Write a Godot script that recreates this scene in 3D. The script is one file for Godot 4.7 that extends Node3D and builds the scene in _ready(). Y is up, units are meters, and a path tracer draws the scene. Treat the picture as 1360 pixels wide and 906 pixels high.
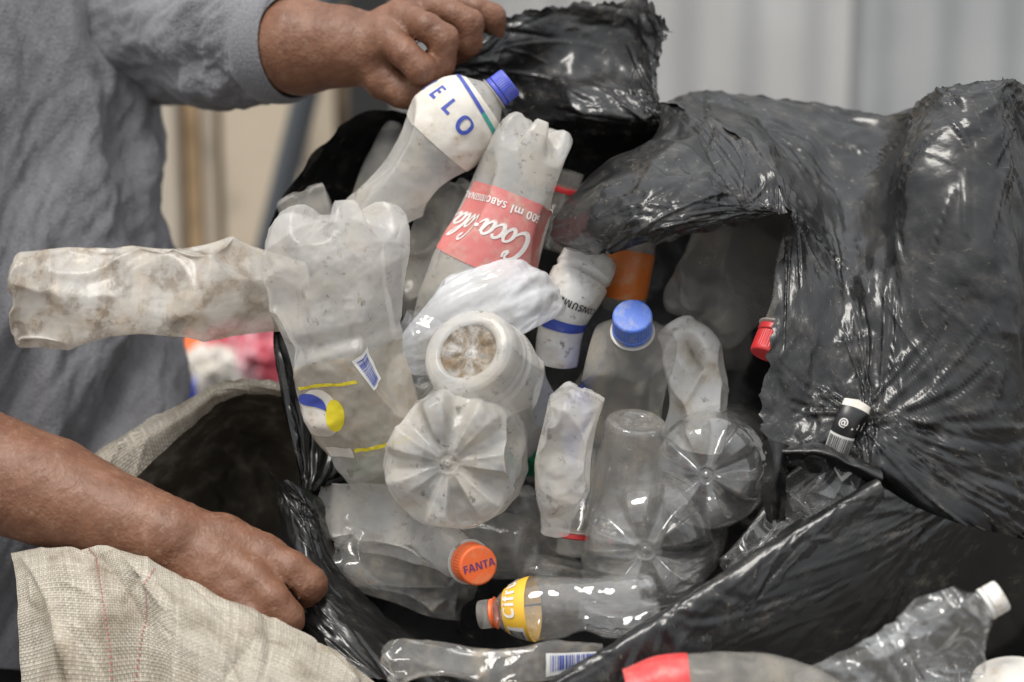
extends Node3D
# A man tips a torn black bag of used plastic bottles into a woven sack, in front of a board and sheet-metal fence.

const DIST := 1.6            # metres from the lens to the plane in focus
const FOCAL := 2960.0        # the lens in pixels of the photograph
const MIDDLE := Vector3(0, 0.95, 0)
var right_dir := Vector3.RIGHT
var up_dir := Vector3.UP
var back_dir := Vector3.BACK
var mats := {}
var names := {}
var grids := {}

func at(px, py, z = 0.0) -> Vector3:
	var s: float = (DIST - z) / FOCAL
	return MIDDLE + right_dir * ((px - 680.0) * s) + up_dir * ((453.0 - py) * s) + back_dir * z

func atv(a) -> Vector3:
	return at(a[0], a[1], a[2])

func numbered(called: String) -> String:
	if not names.has(called):
		names[called] = 0
		return called
	names[called] += 1
	return "%s_%03d" % [called, names[called]]

func thing(called: String, label: String, category: String, where: Vector3, group := "") -> Node3D:
	var o := Node3D.new()
	o.name = numbered(called)
	add_child(o)
	o.position = where
	tag(o, label, category, group)
	return o

func tag(o: Node, label: String, category: String, group := "") -> void:
	o.set_meta("label", label)
	o.set_meta("category", category)
	if group != "":
		o.set_meta("group", group)

func part(parent: Node, called: String, mesh: Mesh, m: Material) -> MeshInstance3D:
	var o := MeshInstance3D.new()
	o.name = called
	o.mesh = mesh
	o.material_override = m
	parent.add_child(o, true)
	return o

func setting(called: String, mesh: Mesh, m: Material) -> MeshInstance3D:
	var o := part(self, called, mesh, m)
	o.set_meta("kind", "structure")
	return o

# ---- meshes -------------------------------------------------------------------------------------
func grid_mesh(p: PackedVector3Array, nu: int, nv: int, around: bool, uv := PackedVector2Array(), origin := Vector3.ZERO) -> ArrayMesh:
	# nu points across (wrapping round when `around`), nv rows; p[j * nu + i]
	var n := PackedVector3Array()
	n.resize(nu * nv)
	var q := PackedVector3Array()
	q.resize(nu * nv)
	for j in nv:
		var ja: int = maxi(j - 1, 0) * nu
		var jb: int = mini(j + 1, nv - 1) * nu
		for i in nu:
			var ia: int = (i + nu - 1) % nu if around else maxi(i - 1, 0)
			var ib: int = (i + 1) % nu if around else mini(i + 1, nu - 1)
			var du: Vector3 = p[j * nu + ib] - p[j * nu + ia]
			var dv: Vector3 = p[jb + i] - p[ja + i]
			if around and (j == 0 or j == nv - 1) and du.length_squared() < 1e-10:
				var k: int = 1 if j == 0 else nv - 2
				du = p[k * nu + ib] - p[k * nu + ia]
			n[j * nu + i] = du.cross(dv).normalized()
			q[j * nu + i] = p[j * nu + i] - origin
	var idx := PackedInt32Array()
	var across: int = nu if around else nu - 1
	idx.resize(across * (nv - 1) * 6)
	var c := 0
	for j in nv - 1:
		for i in across:
			var a: int = j * nu + i
			var b: int = j * nu + (i + 1) % nu
			idx[c] = a; idx[c + 1] = b + nu; idx[c + 2] = b
			idx[c + 3] = a; idx[c + 4] = a + nu; idx[c + 5] = b + nu
			c += 6
	var arr := []
	arr.resize(Mesh.ARRAY_MAX)
	arr[Mesh.ARRAY_VERTEX] = q
	arr[Mesh.ARRAY_NORMAL] = n
	if uv.size() == q.size():
		arr[Mesh.ARRAY_TEX_UV] = uv
		arr[Mesh.ARRAY_TEX_UV2] = uv
	arr[Mesh.ARRAY_INDEX] = idx
	var m := ArrayMesh.new()
	m.add_surface_from_arrays(Mesh.PRIMITIVE_TRIANGLES, arr)
	return m

func cr(a: Vector3, b: Vector3, c: Vector3, d: Vector3, t: float) -> Vector3:
	return b.cubic_interpolate(c, a, d, t)

# ---- plastic film and cloth: a sheet with too much material, settled so that it buckles ----------
func patch(rows: Array, nu: int, nv: int) -> PackedVector3Array:
	# smooth sheet through rows of [px, py, z] points
	var across := []
	for r in rows:
		var pts := PackedVector3Array()
		for a in r:
			pts.append(atv(a))
		var line := PackedVector3Array()
		line.resize(nu)
		var m: int = pts.size()
		for i in nu:
			var t: float = float(i) / (nu - 1) * (m - 1)
			var k: int = mini(int(t), m - 2)
			var pa: Vector3 = pts[k - 1] if k > 0 else pts[0] * 2.0 - pts[1]
			var pd: Vector3 = pts[k + 2] if k + 2 < m else pts[m - 1] * 2.0 - pts[m - 2]
			line[i] = cr(pa, pts[k], pts[k + 1], pd, t - k)
		across.append(line)
	var out := PackedVector3Array()
	out.resize(nu * nv)
	var h: int = across.size()
	for j in nv:
		var t: float = float(j) / (nv - 1) * (h - 1)
		var k: int = mini(int(t), h - 2)
		var f: float = t - k
		for i in nu:
			var b: Vector3 = across[k][i]
			var c: Vector3 = across[k + 1][i]
			var pa: Vector3 = across[k - 1][i] if k > 0 else b * 2.0 - c
			var pd: Vector3 = across[k + 2][i] if k + 2 < h else c * 2.0 - b
			out[j * nu + i] = cr(pa, b, c, pd, f)
	return out

func upsample(p: PackedVector3Array, nu: int, nv: int, mu: int, mv: int) -> PackedVector3Array:
	var out := PackedVector3Array()
	out.resize(mu * mv)
	for j in mv:
		var tj: float = float(j) / (mv - 1) * (nv - 1)
		var kj: int = mini(int(tj), nv - 2)
		var fj: float = tj - kj
		for i in mu:
			var ti: float = float(i) / (mu - 1) * (nu - 1)
			var ki: int = mini(int(ti), nu - 2)
			var fi: float = ti - ki
			var o: int = kj * nu + ki
			out[j * mu + i] = p[o].lerp(p[o + 1], fi).lerp(p[o + nu].lerp(p[o + nu + 1], fi), fj)
	return out

func pull(p: PackedVector3Array, w: PackedFloat32Array, rest: PackedFloat32Array, step: int, i0: int, i1: int, j0: int, j1: int, nu: int, k: float) -> void:
	for j in range(j0, j1):
		for i in range(i0, i1):
			var a: int = j * nu + i
			var b: int = a + step
			var d: Vector3 = p[b] - p[a]
			var l: float = d.length()
			if l < 1e-7:
				continue
			var s: float = w[a] + w[b]
			if s <= 0.0:
				continue
			d *= k * (l - rest[a]) / (l * s)
			p[a] += d * w[a]
			p[b] -= d * w[b]

func lengths(t: PackedVector3Array, step: int, i0: int, i1: int, j0: int, j1: int, nu: int, ex: PackedFloat32Array) -> PackedFloat32Array:
	var r := PackedFloat32Array()
	r.resize(t.size())
	for j in range(j0, j1):
		for i in range(i0, i1):
			var a: int = j * nu + i
			r[a] = t[a].distance_to(t[a + step]) * ex[a]
	return r

func settle(rows: Array, nu: int, nv: int, o: Dictionary) -> PackedVector3Array:
	var noise := FastNoiseLite.new()
	noise.seed = o.get("seed", 1)
	noise.noise_type = FastNoiseLite.TYPE_SIMPLEX_SMOOTH
	var eu: float = o.get("eu", 0.05)
	var ev: float = o.get("ev", 0.05)
	var hold: float = o.get("hold", 0.02)
	var stiff: float = o.get("stiff", 0.25)
	var pins: String = o.get("pin", "")
	var p := PackedVector3Array()
	var lu := 0
	var lv := 0
	for level in [8, 4, 2, 1]:
		var mu: int = maxi(8, nu / level)
		var mv: int = maxi(8, nv / level)
		var t := patch(rows, mu, mv)
		if p.is_empty():
			p = t.duplicate()
			var amp: float = o.get("amp", 0.004)
			for j in mv:
				for i in mu:
					var a: int = j * mu + i
					p[a] += back_dir * amp * noise.get_noise_2d(i * 18.0 * level, j * 18.0 * level) + up_dir * amp * 0.6 * noise.get_noise_2d(i * 21.0 * level + 300, j * 21.0 * level)
		else:
			p = upsample(p, lu, lv, mu, mv)
			for round_ in 2:
				var s := p.duplicate()
				for j in range(1, mv - 1):
					for i in range(1, mu - 1):
						var a: int = j * mu + i
						p[a] = s[a] * 0.4 + (s[a - 1] + s[a + 1] + s[a - mu] + s[a + mu]) * 0.15
			if level == 4:
				for a in p.size():
					p[a] += back_dir * 0.002 * noise.get_noise_2d((a % mu) * 25.0 * level, (a / mu) * 25.0 * level + 90.0)
		lu = mu
		lv = mv
		var w := PackedFloat32Array()
		w.resize(mu * mv)
		w.fill(1.0)
		if "t" in pins:
			for i in mu: w[i] = 0.0
		if "b" in pins:
			for i in mu: w[(mv - 1) * mu + i] = 0.0
		if "l" in pins:
			for j in mv: w[j * mu] = 0.0
		if "r" in pins:
			for j in mv: w[j * mu + mu - 1] = 0.0
		for a in w.size():
			if w[a] == 0.0:
				p[a] = t[a]
		var xu := PackedFloat32Array()
		var xv := PackedFloat32Array()
		var xd := PackedFloat32Array()
		xu.resize(mu * mv); xv.resize(mu * mv); xd.resize(mu * mv)
		var from := t
		if level > 2:
			for j in mv:
				for i in mu:
					var a: int = j * mu + i
					var v: float = maxf(0.55 + 2.0 * noise.get_noise_2d(i * 4.0 * level + 1000.0, j * 4.0 * level), 0.0)
					xu[a] = 1.0 + eu * v
					xv[a] = 1.0 + ev * v
					xd[a] = 1.0 + 0.5 * (eu + ev) * v
		else:
			# finer levels keep the folds and only crease them
			from = p
			var more: float = o.get("fine", 0.006)
			for j in mv:
				for i in mu:
					var a: int = j * mu + i
					var v: float = 1.0 + more * maxf(0.2 + 2.2 * noise.get_noise_2d(i * 5.0 * level + 2000.0, j * 5.0 * level), 0.0)
					xu[a] = v; xv[a] = v; xd[a] = v
		var ru := lengths(from, 1, 0, mu - 1, 0, mv, mu, xu)
		var rv := lengths(from, mu, 0, mu, 0, mv - 1, mu, xv)
		var rd := lengths(from, mu + 1, 0, mu - 1, 0, mv - 1, mu, xd)
		var re := lengths(from, mu - 1, 1, mu, 0, mv - 1, mu, xd)
		var bu := lengths(t, 2, 0, mu - 2, 0, mv, mu, xu)
		var bv := lengths(t, 2 * mu, 0, mu, 0, mv - 2, mu, xv)
		if level <= 2:
			# film lies flat between creases: span two cells nearly straight
			for j in mv:
				for i in mu - 2:
					bu[j * mu + i] = (ru[j * mu + i] + ru[j * mu + i + 1]) * 0.997
			for j in mv - 2:
				for i in mu:
					bv[j * mu + i] = (rv[j * mu + i] + rv[(j + 1) * mu + i]) * 0.997
		var rounds: int = {8: 90, 4: 44, 2: 15, 1: 5}[level]
		var h: float = hold * {8: 1.0, 4: 0.5, 2: 0.15, 1: 0.0}[level]
		for it in rounds:
			pull(p, w, bu, 2, 0, mu - 2, 0, mv, mu, stiff)
			pull(p, w, bv, 2 * mu, 0, mu, 0, mv - 2, mu, stiff)
			pull(p, w, rd, mu + 1, 0, mu - 1, 0, mv - 1, mu, 0.5)
			pull(p, w, re, mu - 1, 1, mu, 0, mv - 1, mu, 0.5)
			pull(p, w, ru, 1, 0, mu - 1, 0, mv, mu, 0.9)
			pull(p, w, rv, mu, 0, mu, 0, mv - 1, mu, 0.9)
			if h > 0.0:
				for a in p.size():
					p[a] += (t[a] - p[a]) * h * w[a]
	# torn edges
	var rag: Dictionary = o.get("rag", {})
	for side in rag:
		var amt: float = rag[side]
		var count: int = nu if side in ["t", "b"] else nv
		for k in count:
			var e: float = amt * (1.2 * noise.get_noise_2d(k * 9.0, 777.0) + 0.7 * noise.get_noise_2d(k * 27.0, 333.0)) + amt * 0.2
			for depth in 3:
				var a := 0
				var inner := 0
				match side:
					"t": a = depth * nu + k; inner = (depth + 4) * nu + k
					"b": a = (nv - 1 - depth) * nu + k; inner = (nv - 5 - depth) * nu + k
					"l": a = k * nu + depth; inner = k * nu + depth + 4
					"r": a = k * nu + nu - 1 - depth; inner = k * nu + nu - 5 - depth
				p[a] += (p[a] - p[inner]).normalized() * e * (1.0 - depth * 0.3)
	return p

func crease(p: PackedVector3Array, nu: int, nv: int, o: Dictionary) -> void:
	# sharp folds running towards the points where the sheet is caught, and finer crinkles in patches
	var lu := 0.0
	var lv := 0.0
	for i in nu - 1:
		lu += p[(nv / 2) * nu + i].distance_to(p[(nv / 2) * nu + i + 1])
	for j in nv - 1:
		lv += p[j * nu + nu / 2].distance_to(p[(j + 1) * nu + nu / 2])
	var du: float = lu / (nu - 1)
	var dv: float = lv / (nv - 1)
	var rng := RandomNumberGenerator.new()
	rng.seed = o.get("seed", 1) * 31 + 7
	var noise := FastNoiseLite.new()
	noise.seed = o.get("seed", 1) + 50
	noise.frequency = 1.0
	noise.noise_type = FastNoiseLite.TYPE_SIMPLEX_SMOOTH
	var d := PackedFloat32Array()
	d.resize(nu * nv)
	var n := PackedVector3Array()
	n.resize(nu * nv)
	for j in nv:
		for i in nu:
			var a: int = j * nu + i
			n[a] = (p[j * nu + mini(i + 1, nu - 1)] - p[j * nu + maxi(i - 1, 0)]).cross(p[maxi(j - 1, 0) * nu + i] - p[mini(j + 1, nv - 1) * nu + i]).normalized()
	for g in o.get("creases", []):
		# {n, len: [a, b], wide: [a, b], high: [a, b], foci: [[u, v], ...] or dir: angle, jitter}
		for k in g.n:
			var s := Vector2(rng.randf() * lu, rng.randf() * lv)
			var dir := Vector2.RIGHT
			if g.has("foci"):
				var best := 1e9
				for f in g.foci:
					var q := Vector2(f[0] * lu, f[1] * lv)
					if q.distance_to(s) < best:
						best = q.distance_to(s)
						dir = (q - s).normalized()
			else:
				dir = Vector2.from_angle(g.get("dir", 0.0))
			dir = dir.rotated(rng.randfn(0.0, g.get("jitter", 0.2)))
			var l: float = rng.randf_range(g.len[0], g.len[1])
			var w: float = rng.randf_range(g.wide[0], g.wide[1])
			var h: float = rng.randf_range(g.high[0], g.high[1]) * (1.0 if rng.randf() < 0.6 else -1.0)
			var bend: float = rng.randf_range(-0.12, 0.12)
			var perp := dir.orthogonal()
			var skew: float = rng.randf_range(0.35, 1.0)
			var e: Vector2 = s + dir * l
			var m: float = w * 5.0 + l * 0.1
			for j in range(maxi(0, int((minf(s.y, e.y) - m) / dv)), mini(nv, int((maxf(s.y, e.y) + m) / dv) + 1)):
				for i in range(maxi(0, int((minf(s.x, e.x) - m) / du)), mini(nu, int((maxf(s.x, e.x) + m) / du) + 1)):
					var q := Vector2(i * du, j * dv) - s
					var t: float = q.dot(dir) / l
					if t <= 0.0 or t >= 1.0:
						continue
					var x: float = q.dot(perp) - bend * l * t * (1.0 - t)
					x = x / w if x > 0.0 else -x / (w * skew)
					if x < 5.0:
						d[j * nu + i] += h * sqrt(4.0 * t * (1.0 - t)) * (exp(-x) - 0.35 * exp(-x * x * 0.1))
	if o.has("crinkle"):
		var c: Array = o.crinkle     # [amplitude, waves per metre]
		var dirs := []
		for k in 7:
			dirs.append(Vector2.from_angle(rng.randf() * TAU) * rng.randf_range(0.6, 2.2))
		for j in nv:
			for i in nu:
				var q := Vector2(i * du, j * dv)
				var patchy: float = clampf(0.25 + 1.7 * noise.get_noise_2d(q.x * 13.0, q.y * 13.0), 0.0, 1.0)
				if patchy <= 0.0:
					continue
				var wq := q + Vector2(noise.get_noise_2d(q.x * 22.0 + 9.0, q.y * 22.0), noise.get_noise_2d(q.x * 22.0, q.y * 22.0 + 31.0)) * 0.02
				var s := 0.0
				for k in 7:
					s += tri(wq.dot(dirs[k]) * c[1]) / (1.0 + 0.4 * k)
				d[j * nu + i] += c[0] * 0.5 * s * patchy
	for a in p.size():
		p[a] += n[a] * d[a]

func film(parent: Node3D, called: String, rows: Array, nu: int, nv: int, o: Dictionary, m: Material) -> MeshInstance3D:
	var p := settle(rows, nu, nv, o)
	crease(p, nu, nv, o)
	var uv := PackedVector2Array()
	uv.resize(nu * nv)
	# lengths along the middle row and column give the cloth its own measure
	var lu := 0.0
	var lv := 0.0
	for i in nu - 1:
		lu += p[(nv / 2) * nu + i].distance_to(p[(nv / 2) * nu + i + 1])
	for j in nv - 1:
		lv += p[j * nu + nu / 2].distance_to(p[(j + 1) * nu + nu / 2])
	for j in nv:
		for i in nu:
			uv[j * nu + i] = Vector2(lu * i / (nu - 1), lv * j / (nv - 1))
	var made := part(parent, called, grid_mesh(p, nu, nv, false, uv, parent.position), m)
	grids[called] = [p, nu, nv]
	return made

# ---- bottles --------------------------------------------------------------------------------------
const FOOT := [[0.0, 0.79], [0.035, 0.79], [0.055, 0.74], [0.12, 0.735], [0.15, 0.76], [0.2, 0.76], [0.3, 0.8], [0.45, 0.93], [0.6, 1.0], [0.72, 0.99], [0.83, 0.88], [0.92, 0.68], [0.975, 0.4], [0.995, 0.18], [1.0, 0.0]]
const VALLEY := [[0.0, 0.79], [0.035, 0.79], [0.055, 0.74], [0.12, 0.735], [0.15, 0.755], [0.2, 0.74], [0.3, 0.7], [0.42, 0.64], [0.54, 0.55], [0.65, 0.46], [0.75, 0.37], [0.84, 0.27], [0.91, 0.17], [0.965, 0.08], [1.0, 0.0]]
const PUSH := [[0.0, 0.62], [0.04, 0.62], [0.06, 0.55], [0.16, 0.53], [0.3, 0.56], [0.46, 0.62], [0.58, 0.72], [0.62, 0.92], [0.67, 1.0], [0.76, 1.0], [0.86, 0.94], [0.94, 0.78], [0.985, 0.5], [1.0, 0.2], [1.0, 0.0]]

func tri(x: float) -> float:
	return absf(x - floorf(x) - 0.5) * 4.0 - 1.0

class Bottle:
	var node: Node3D
	var o: Dictionary
	var rows := 120
	var pos := PackedVector3Array()
	var tang := PackedVector3Array()
	var side := PackedVector3Array()
	var front := PackedVector3Array()
	var ra := PackedFloat32Array()
	var rb := PackedFloat32Array()
	var dirs := []
	var pops := []
	var noise := FastNoiseLite.new()
	var length := 0.0

func bottle(called: String, label: String, spine: Array, o: Dictionary, m: Material) -> Bottle:
	var b := Bottle.new()
	b.o = o
	b.rows = o.get("rows", 90)
	b.node = o.node if o.has("node") else thing(called, label, o.get("category", "bottle"), atv(spine[0]), o.get("group", "discarded plastic bottles"))
	var n: int = spine.size()
	var pts := PackedVector3Array()
	var wa := PackedFloat32Array()
	var wb := PackedFloat32Array()
	for s in spine:
		pts.append(atv(s))
		var a: float = s[3] * (DIST - s[2]) / FOCAL
		wa.append(a)
		wb.append(a * (s[4] if s.size() > 4 else 1.0))
	var M: int = b.rows
	b.pos.resize(M); b.tang.resize(M); b.side.resize(M); b.front.resize(M); b.ra.resize(M); b.rb.resize(M)
	for j in M:
		var t: float = float(j) / (M - 1) * (n - 1)
		var k: int = mini(int(t), n - 2)
		var f: float = t - k
		var ka: int = maxi(k - 1, 0)
		var kd: int = mini(k + 2, n - 1)
		var pa: Vector3 = pts[ka] if k > 0 else pts[0] * 2.0 - pts[1]
		var pd: Vector3 = pts[kd] if k + 2 < n else pts[n - 1] * 2.0 - pts[n - 2]
		b.pos[j] = cr(pa, pts[k], pts[k + 1], pd, f)
		b.ra[j] = cubic_interpolate(wa[k], wa[k + 1], wa[ka], wa[kd], f)
		b.rb[j] = cubic_interpolate(wb[k], wb[k + 1], wb[ka], wb[kd], f)
	var overall: Vector3 = (pts[n - 1] - pts[0]).normalized()
	var ref: Vector3 = back_dir if absf(overall.dot(back_dir)) < 0.85 else up_dir
	for j in M:
		var T: Vector3 = (b.pos[mini(j + 1, M - 1)] - b.pos[maxi(j - 1, 0)]).normalized()
		T = T.lerp(overall, o.get("straight", 0.0)).normalized()
		var N: Vector3 = (ref - T * ref.dot(T)).normalized()
		var S: Vector3 = T.cross(N)
		var tw: float = o.get("twist", 0.0) * j / (M - 1) + o.get("roll", 0.0)
		b.tang[j] = T
		b.front[j] = N.rotated(T, tw) if o.get("turn_section", false) else N
		b.side[j] = S.rotated(T, tw) if o.get("turn_section", false) else S
		if j > 0:
			b.length += b.pos[j].distance_to(b.pos[j - 1])
	var rng := RandomNumberGenerator.new()
	rng.seed = o.get("seed", 1) * 977
	b.noise.seed = o.get("seed", 1)
	b.noise.noise_type = FastNoiseLite.TYPE_SIMPLEX_SMOOTH
	b.noise.frequency = 1.0
	for k in 6:
		b.dirs.append(Vector3(rng.randf_range(-1, 1), rng.randf_range(-1, 1), rng.randf_range(-1, 1)).normalized() * rng.randf_range(0.6, 1.6))
	# dents where the wall has snapped inward, each a mirror image of the wall behind a cutting plane
	var pc: Array = o.get("pops", [0, 0.0, 0.0, 1.0])     # [count, depth as share of the radius, u from, u to]
	for k in pc[0]:
		var row: int = int(rng.randf_range(pc[2], pc[3]) * (M - 1))
		var th: float = rng.randf_range(-1.9, 1.9)
		var cut: Vector3 = (b.side[row] * sin(th) + b.front[row] * cos(th) + b.tang[row] * rng.randf_range(-0.35, 0.35)).normalized()
		var reach: float = sqrt(pow(b.ra[row] * sin(th), 2.0) + pow(b.rb[row] * cos(th), 2.0))
		var depth: float = reach * pc[1] * rng.randf_range(0.5, 1.2)
		b.pops.append([b.pos[row], cut, reach - depth, depth / pow(rng.randf_range(0.018, 0.05), 2.0), b.tang[row]])
	if m != null:
		var shell := body_mesh(b)
		var outer := shell.surface_get_arrays(0)
		if o.get("wall", false):     # the inner face of the wall
			shell.add_surface_from_arrays(Mesh.PRIMITIVE_TRIANGLES, moved_out(outer, -0.0005))
		var body := part(b.node, o.get("part_name", "body"), shell, m)
		if o.has("film"):
			var coat := ArrayMesh.new()
			coat.add_surface_from_arrays(Mesh.PRIMITIVE_TRIANGLES, moved_out(outer, 0.0004))
			part(body, "dirt_film", coat, o.film)
	return b

func moved_out(arr: Array, by: float) -> Array:
	var out := arr.duplicate()
	var v: PackedVector3Array = arr[Mesh.ARRAY_VERTEX].duplicate()
	var n: PackedVector3Array = arr[Mesh.ARRAY_NORMAL]
	for i in v.size():
		v[i] += n[i] * by
	out[Mesh.ARRAY_VERTEX] = v
	return out

func spot_on(b: Bottle, called: String, u: float, th: float, wide: float, high: float, turn: float, m: Material, off := 0.0012, from := 0.0, to := TAU) -> void:
	# an oval patch of print
	var k: int = clampi(int(u * (b.rows - 1)), 0, b.rows - 1)
	var rr: float = 0.5 * (b.ra[k] + b.rb[k])
	var p := PackedVector3Array()
	for j in 8:
		for i in 40:
			var a: float = lerpf(from, to, i / 39.0)
			var x: float = cos(a) * wide * 0.5 * j / 7.0
			var y: float = sin(a) * high * 0.5 * j / 7.0
			p.append(skin(b, th + (x * cos(turn) - y * sin(turn)) / rr, u + (x * sin(turn) + y * cos(turn)) / b.length, off))
	part(b.node, called, grid_mesh(p, 40, 8, false, PackedVector2Array(), b.node.position), m)

func mud_on_base(b: Bottle, r0: float, r1: float, m: Material) -> void:
	# dried mud caked on the underside; follows the same curve as the base
	var p := PackedVector3Array()
	var kind: Array = PUSH if b.o.get("base", "petal") == "push" else FOOT
	var lobes: float = b.o.get("lobes", 5)
	var roll: float = b.o.get("roll", 0.0)
	for j in 24:
		var want: float = lerpf(r0, r1, j / 23.0)
		var k := 0
		while k < kind.size() - 2 and kind[k + 1][0] < want:
			k += 1
		var f: float = clampf(inverse_lerp(kind[k][0], kind[k + 1][0], want), 0.0, 1.0)
		var y: float = lerpf(kind[k][1], kind[k + 1][1], f)
		for i in 120:
			var th: float = TAU * i / 120
			var yy: float = y
			if b.o.get("base", "petal") == "push":
				yy += 0.09 * smoothstep(0.12, 0.3, want) * (1.0 - smoothstep(0.5, 0.62, want)) * cos(lobes * (th - roll))
			p.append(base_point(b, th, want, yy, 0.0) - b.tang[0] * 0.0006)
	part(b.node, "dried_mud", grid_mesh(p, 120, 24, true, PackedVector2Array(), b.node.position), m)

func crush(b: Bottle, p: Vector3, e: Vector3, th: float, u: float) -> Vector3:
	var o := b.o
	var q: Vector3 = p - b.node.position
	if o.has("crumple"):
		var c: Array = o.crumple     # [amplitude m, waves per metre]
		var win := 1.0
		if o.has("crumple_at"):
			var r: Array = o.crumple_at
			win = smoothstep(r[0] - 0.12, r[0] + 0.05, u) * (1.0 - smoothstep(r[1] - 0.05, r[1] + 0.12, u))
		var s := 0.0
		var f: float = c[1]
		var wob := Vector3(b.noise.get_noise_3dv(q * 9.0), b.noise.get_noise_3dv(q * 9.0 + Vector3(9, 4, 1)), b.noise.get_noise_3dv(q * 9.0 + Vector3(3, 7, 2))) * 0.02
		for k in 6:
			s += tri((q + wob).dot(b.dirs[k]) * f * (1.0 + 0.35 * k)) / (1.0 + 0.5 * k)
		var patchy: float = clampf(0.6 + 0.9 * b.noise.get_noise_3dv(q * 14.0 + Vector3(5, 5, 5)), 0.1, 1.3)
		p += e * (c[0] * 0.5 * s * win * patchy - c[0] * 0.3 * win)
	if o.has("lump"):
		var l: Array = o.lump        # [amplitude, frequency]
		p += e * l[0] * b.noise.get_noise_3dv(q * l[1] + Vector3(1, 2, 3))
	for c in b.pops:
		var rel: Vector3 = p - c[0]
		var s: float = rel.dot(c[4])
		var x: float = rel.dot(c[1]) - c[2] - c[3] * s * s
		if x > -0.004:
			p -= c[1] * (x + sqrt(x * x + 6e-7)) * 0.5 * 1.75
	for g in o.get("folds", []):     # [amplitude, direction along the folds, waves across, waves along, u from, u to]
		var dir: Vector3 = g[1]
		var s: Vector3 = q * g[2] + dir * (q.dot(dir) * (g[3] - g[2]))
		var v: float = b.noise.get_noise_3dv(s + Vector3(11, 3, 7) * g[0] * 100.0)
		p += e * g[0] * 2.0 * v * smoothstep(g[4] - 0.1, g[4] + 0.08, u) * (1.0 - smoothstep(g[5] - 0.08, g[5] + 0.1, u))
	for d in o.get("dents", []):     # [angle, u, width in angle, width in u, depth]
		var da: float = absf(angle_difference(th, d[0])) / d[2]
		var du: float = absf(u - d[1]) / d[3]
		var g: float = maxf(0.0, 1.0 - sqrt(da * da + du * du))
		p -= e * d[4] * g * g * (3.0 - 2.0 * g)
	for r in o.get("ribs", []):      # [u from, u to, count, depth]
		if u > r[0] and u < r[1]:
			p -= e * r[3] * pow(absf(sin((u - r[0]) / (r[1] - r[0]) * PI * r[2])), 0.6)
	for r in o.get("flutes", []):    # [u from, u to, count, depth]
		var ww: float = smoothstep(r[0], r[0] + 0.06, u) * (1.0 - smoothstep(r[1] - 0.06, r[1], u))
		p -= e * r[3] * ww * pow(absf(sin(th * r[2] * 0.5)), 3.0)
	return p

func skin(b: Bottle, th: float, u: float, off := 0.0) -> Vector3:
	var t: float = clampf(u, 0.0, 1.0) * (b.rows - 1)
	var k: int = mini(int(t), b.rows - 2)
	var f: float = t - k
	var S: Vector3 = b.side[k].lerp(b.side[k + 1], f)
	var N: Vector3 = b.front[k].lerp(b.front[k + 1], f)
	var sx: float = sin(th)
	var cx: float = cos(th)
	var e: Vector3 = S * sx + N * cx
	var sq: float = b.o.get("square", 0.0)
	var grow := 1.0
	if sq > 0.0:
		grow = lerpf(1.0, 1.0 / pow(pow(absf(sx), 4.0) + pow(absf(cx), 4.0), 0.25), sq)
	var p: Vector3 = b.pos[k].lerp(b.pos[k + 1], f) + (S * sx * lerpf(b.ra[k], b.ra[k + 1], f) + N * cx * lerpf(b.rb[k], b.rb[k + 1], f)) * grow
	return crush(b, p, e, th, u) + e * off

func base_point(b: Bottle, th: float, r: float, y: float, off := 0.0) -> Vector3:
	var S: Vector3 = b.side[0]
	var N: Vector3 = b.front[0]
	var R: float = 0.5 * (b.ra[0] + b.rb[0])
	var e: Vector3 = S * sin(th) + N * cos(th)
	var grow := 1.0
	var sq: float = b.o.get("square", 0.0)
	if sq > 0.0:
		grow = lerpf(1.0, 1.0 / pow(pow(absf(sin(th)), 4.0) + pow(absf(cos(th)), 4.0), 0.25), sq * r)
	var p: Vector3 = b.pos[0] - b.tang[0] * (y * b.o.get("base_height", 0.8) * R) + (S * sin(th) * b.ra[0] + N * cos(th) * b.rb[0]) * r * grow
	if b.o.has("base_lump"):
		var q: Vector3 = p - b.node.position
		var l: Array = b.o.base_lump
		p -= b.tang[0] * l[0] * (b.noise.get_noise_3dv(q * l[1]) + 0.5 * tri(q.dot(b.dirs[1]) * l[1] * 0.5)) * (1.0 - pow(r, 6.0))
	return crush(b, p, e * r - b.tang[0] * (1.0 - r) * 0.4, th, 0.0) + (e * r - b.tang[0] * (1.0 - r)) * off

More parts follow.
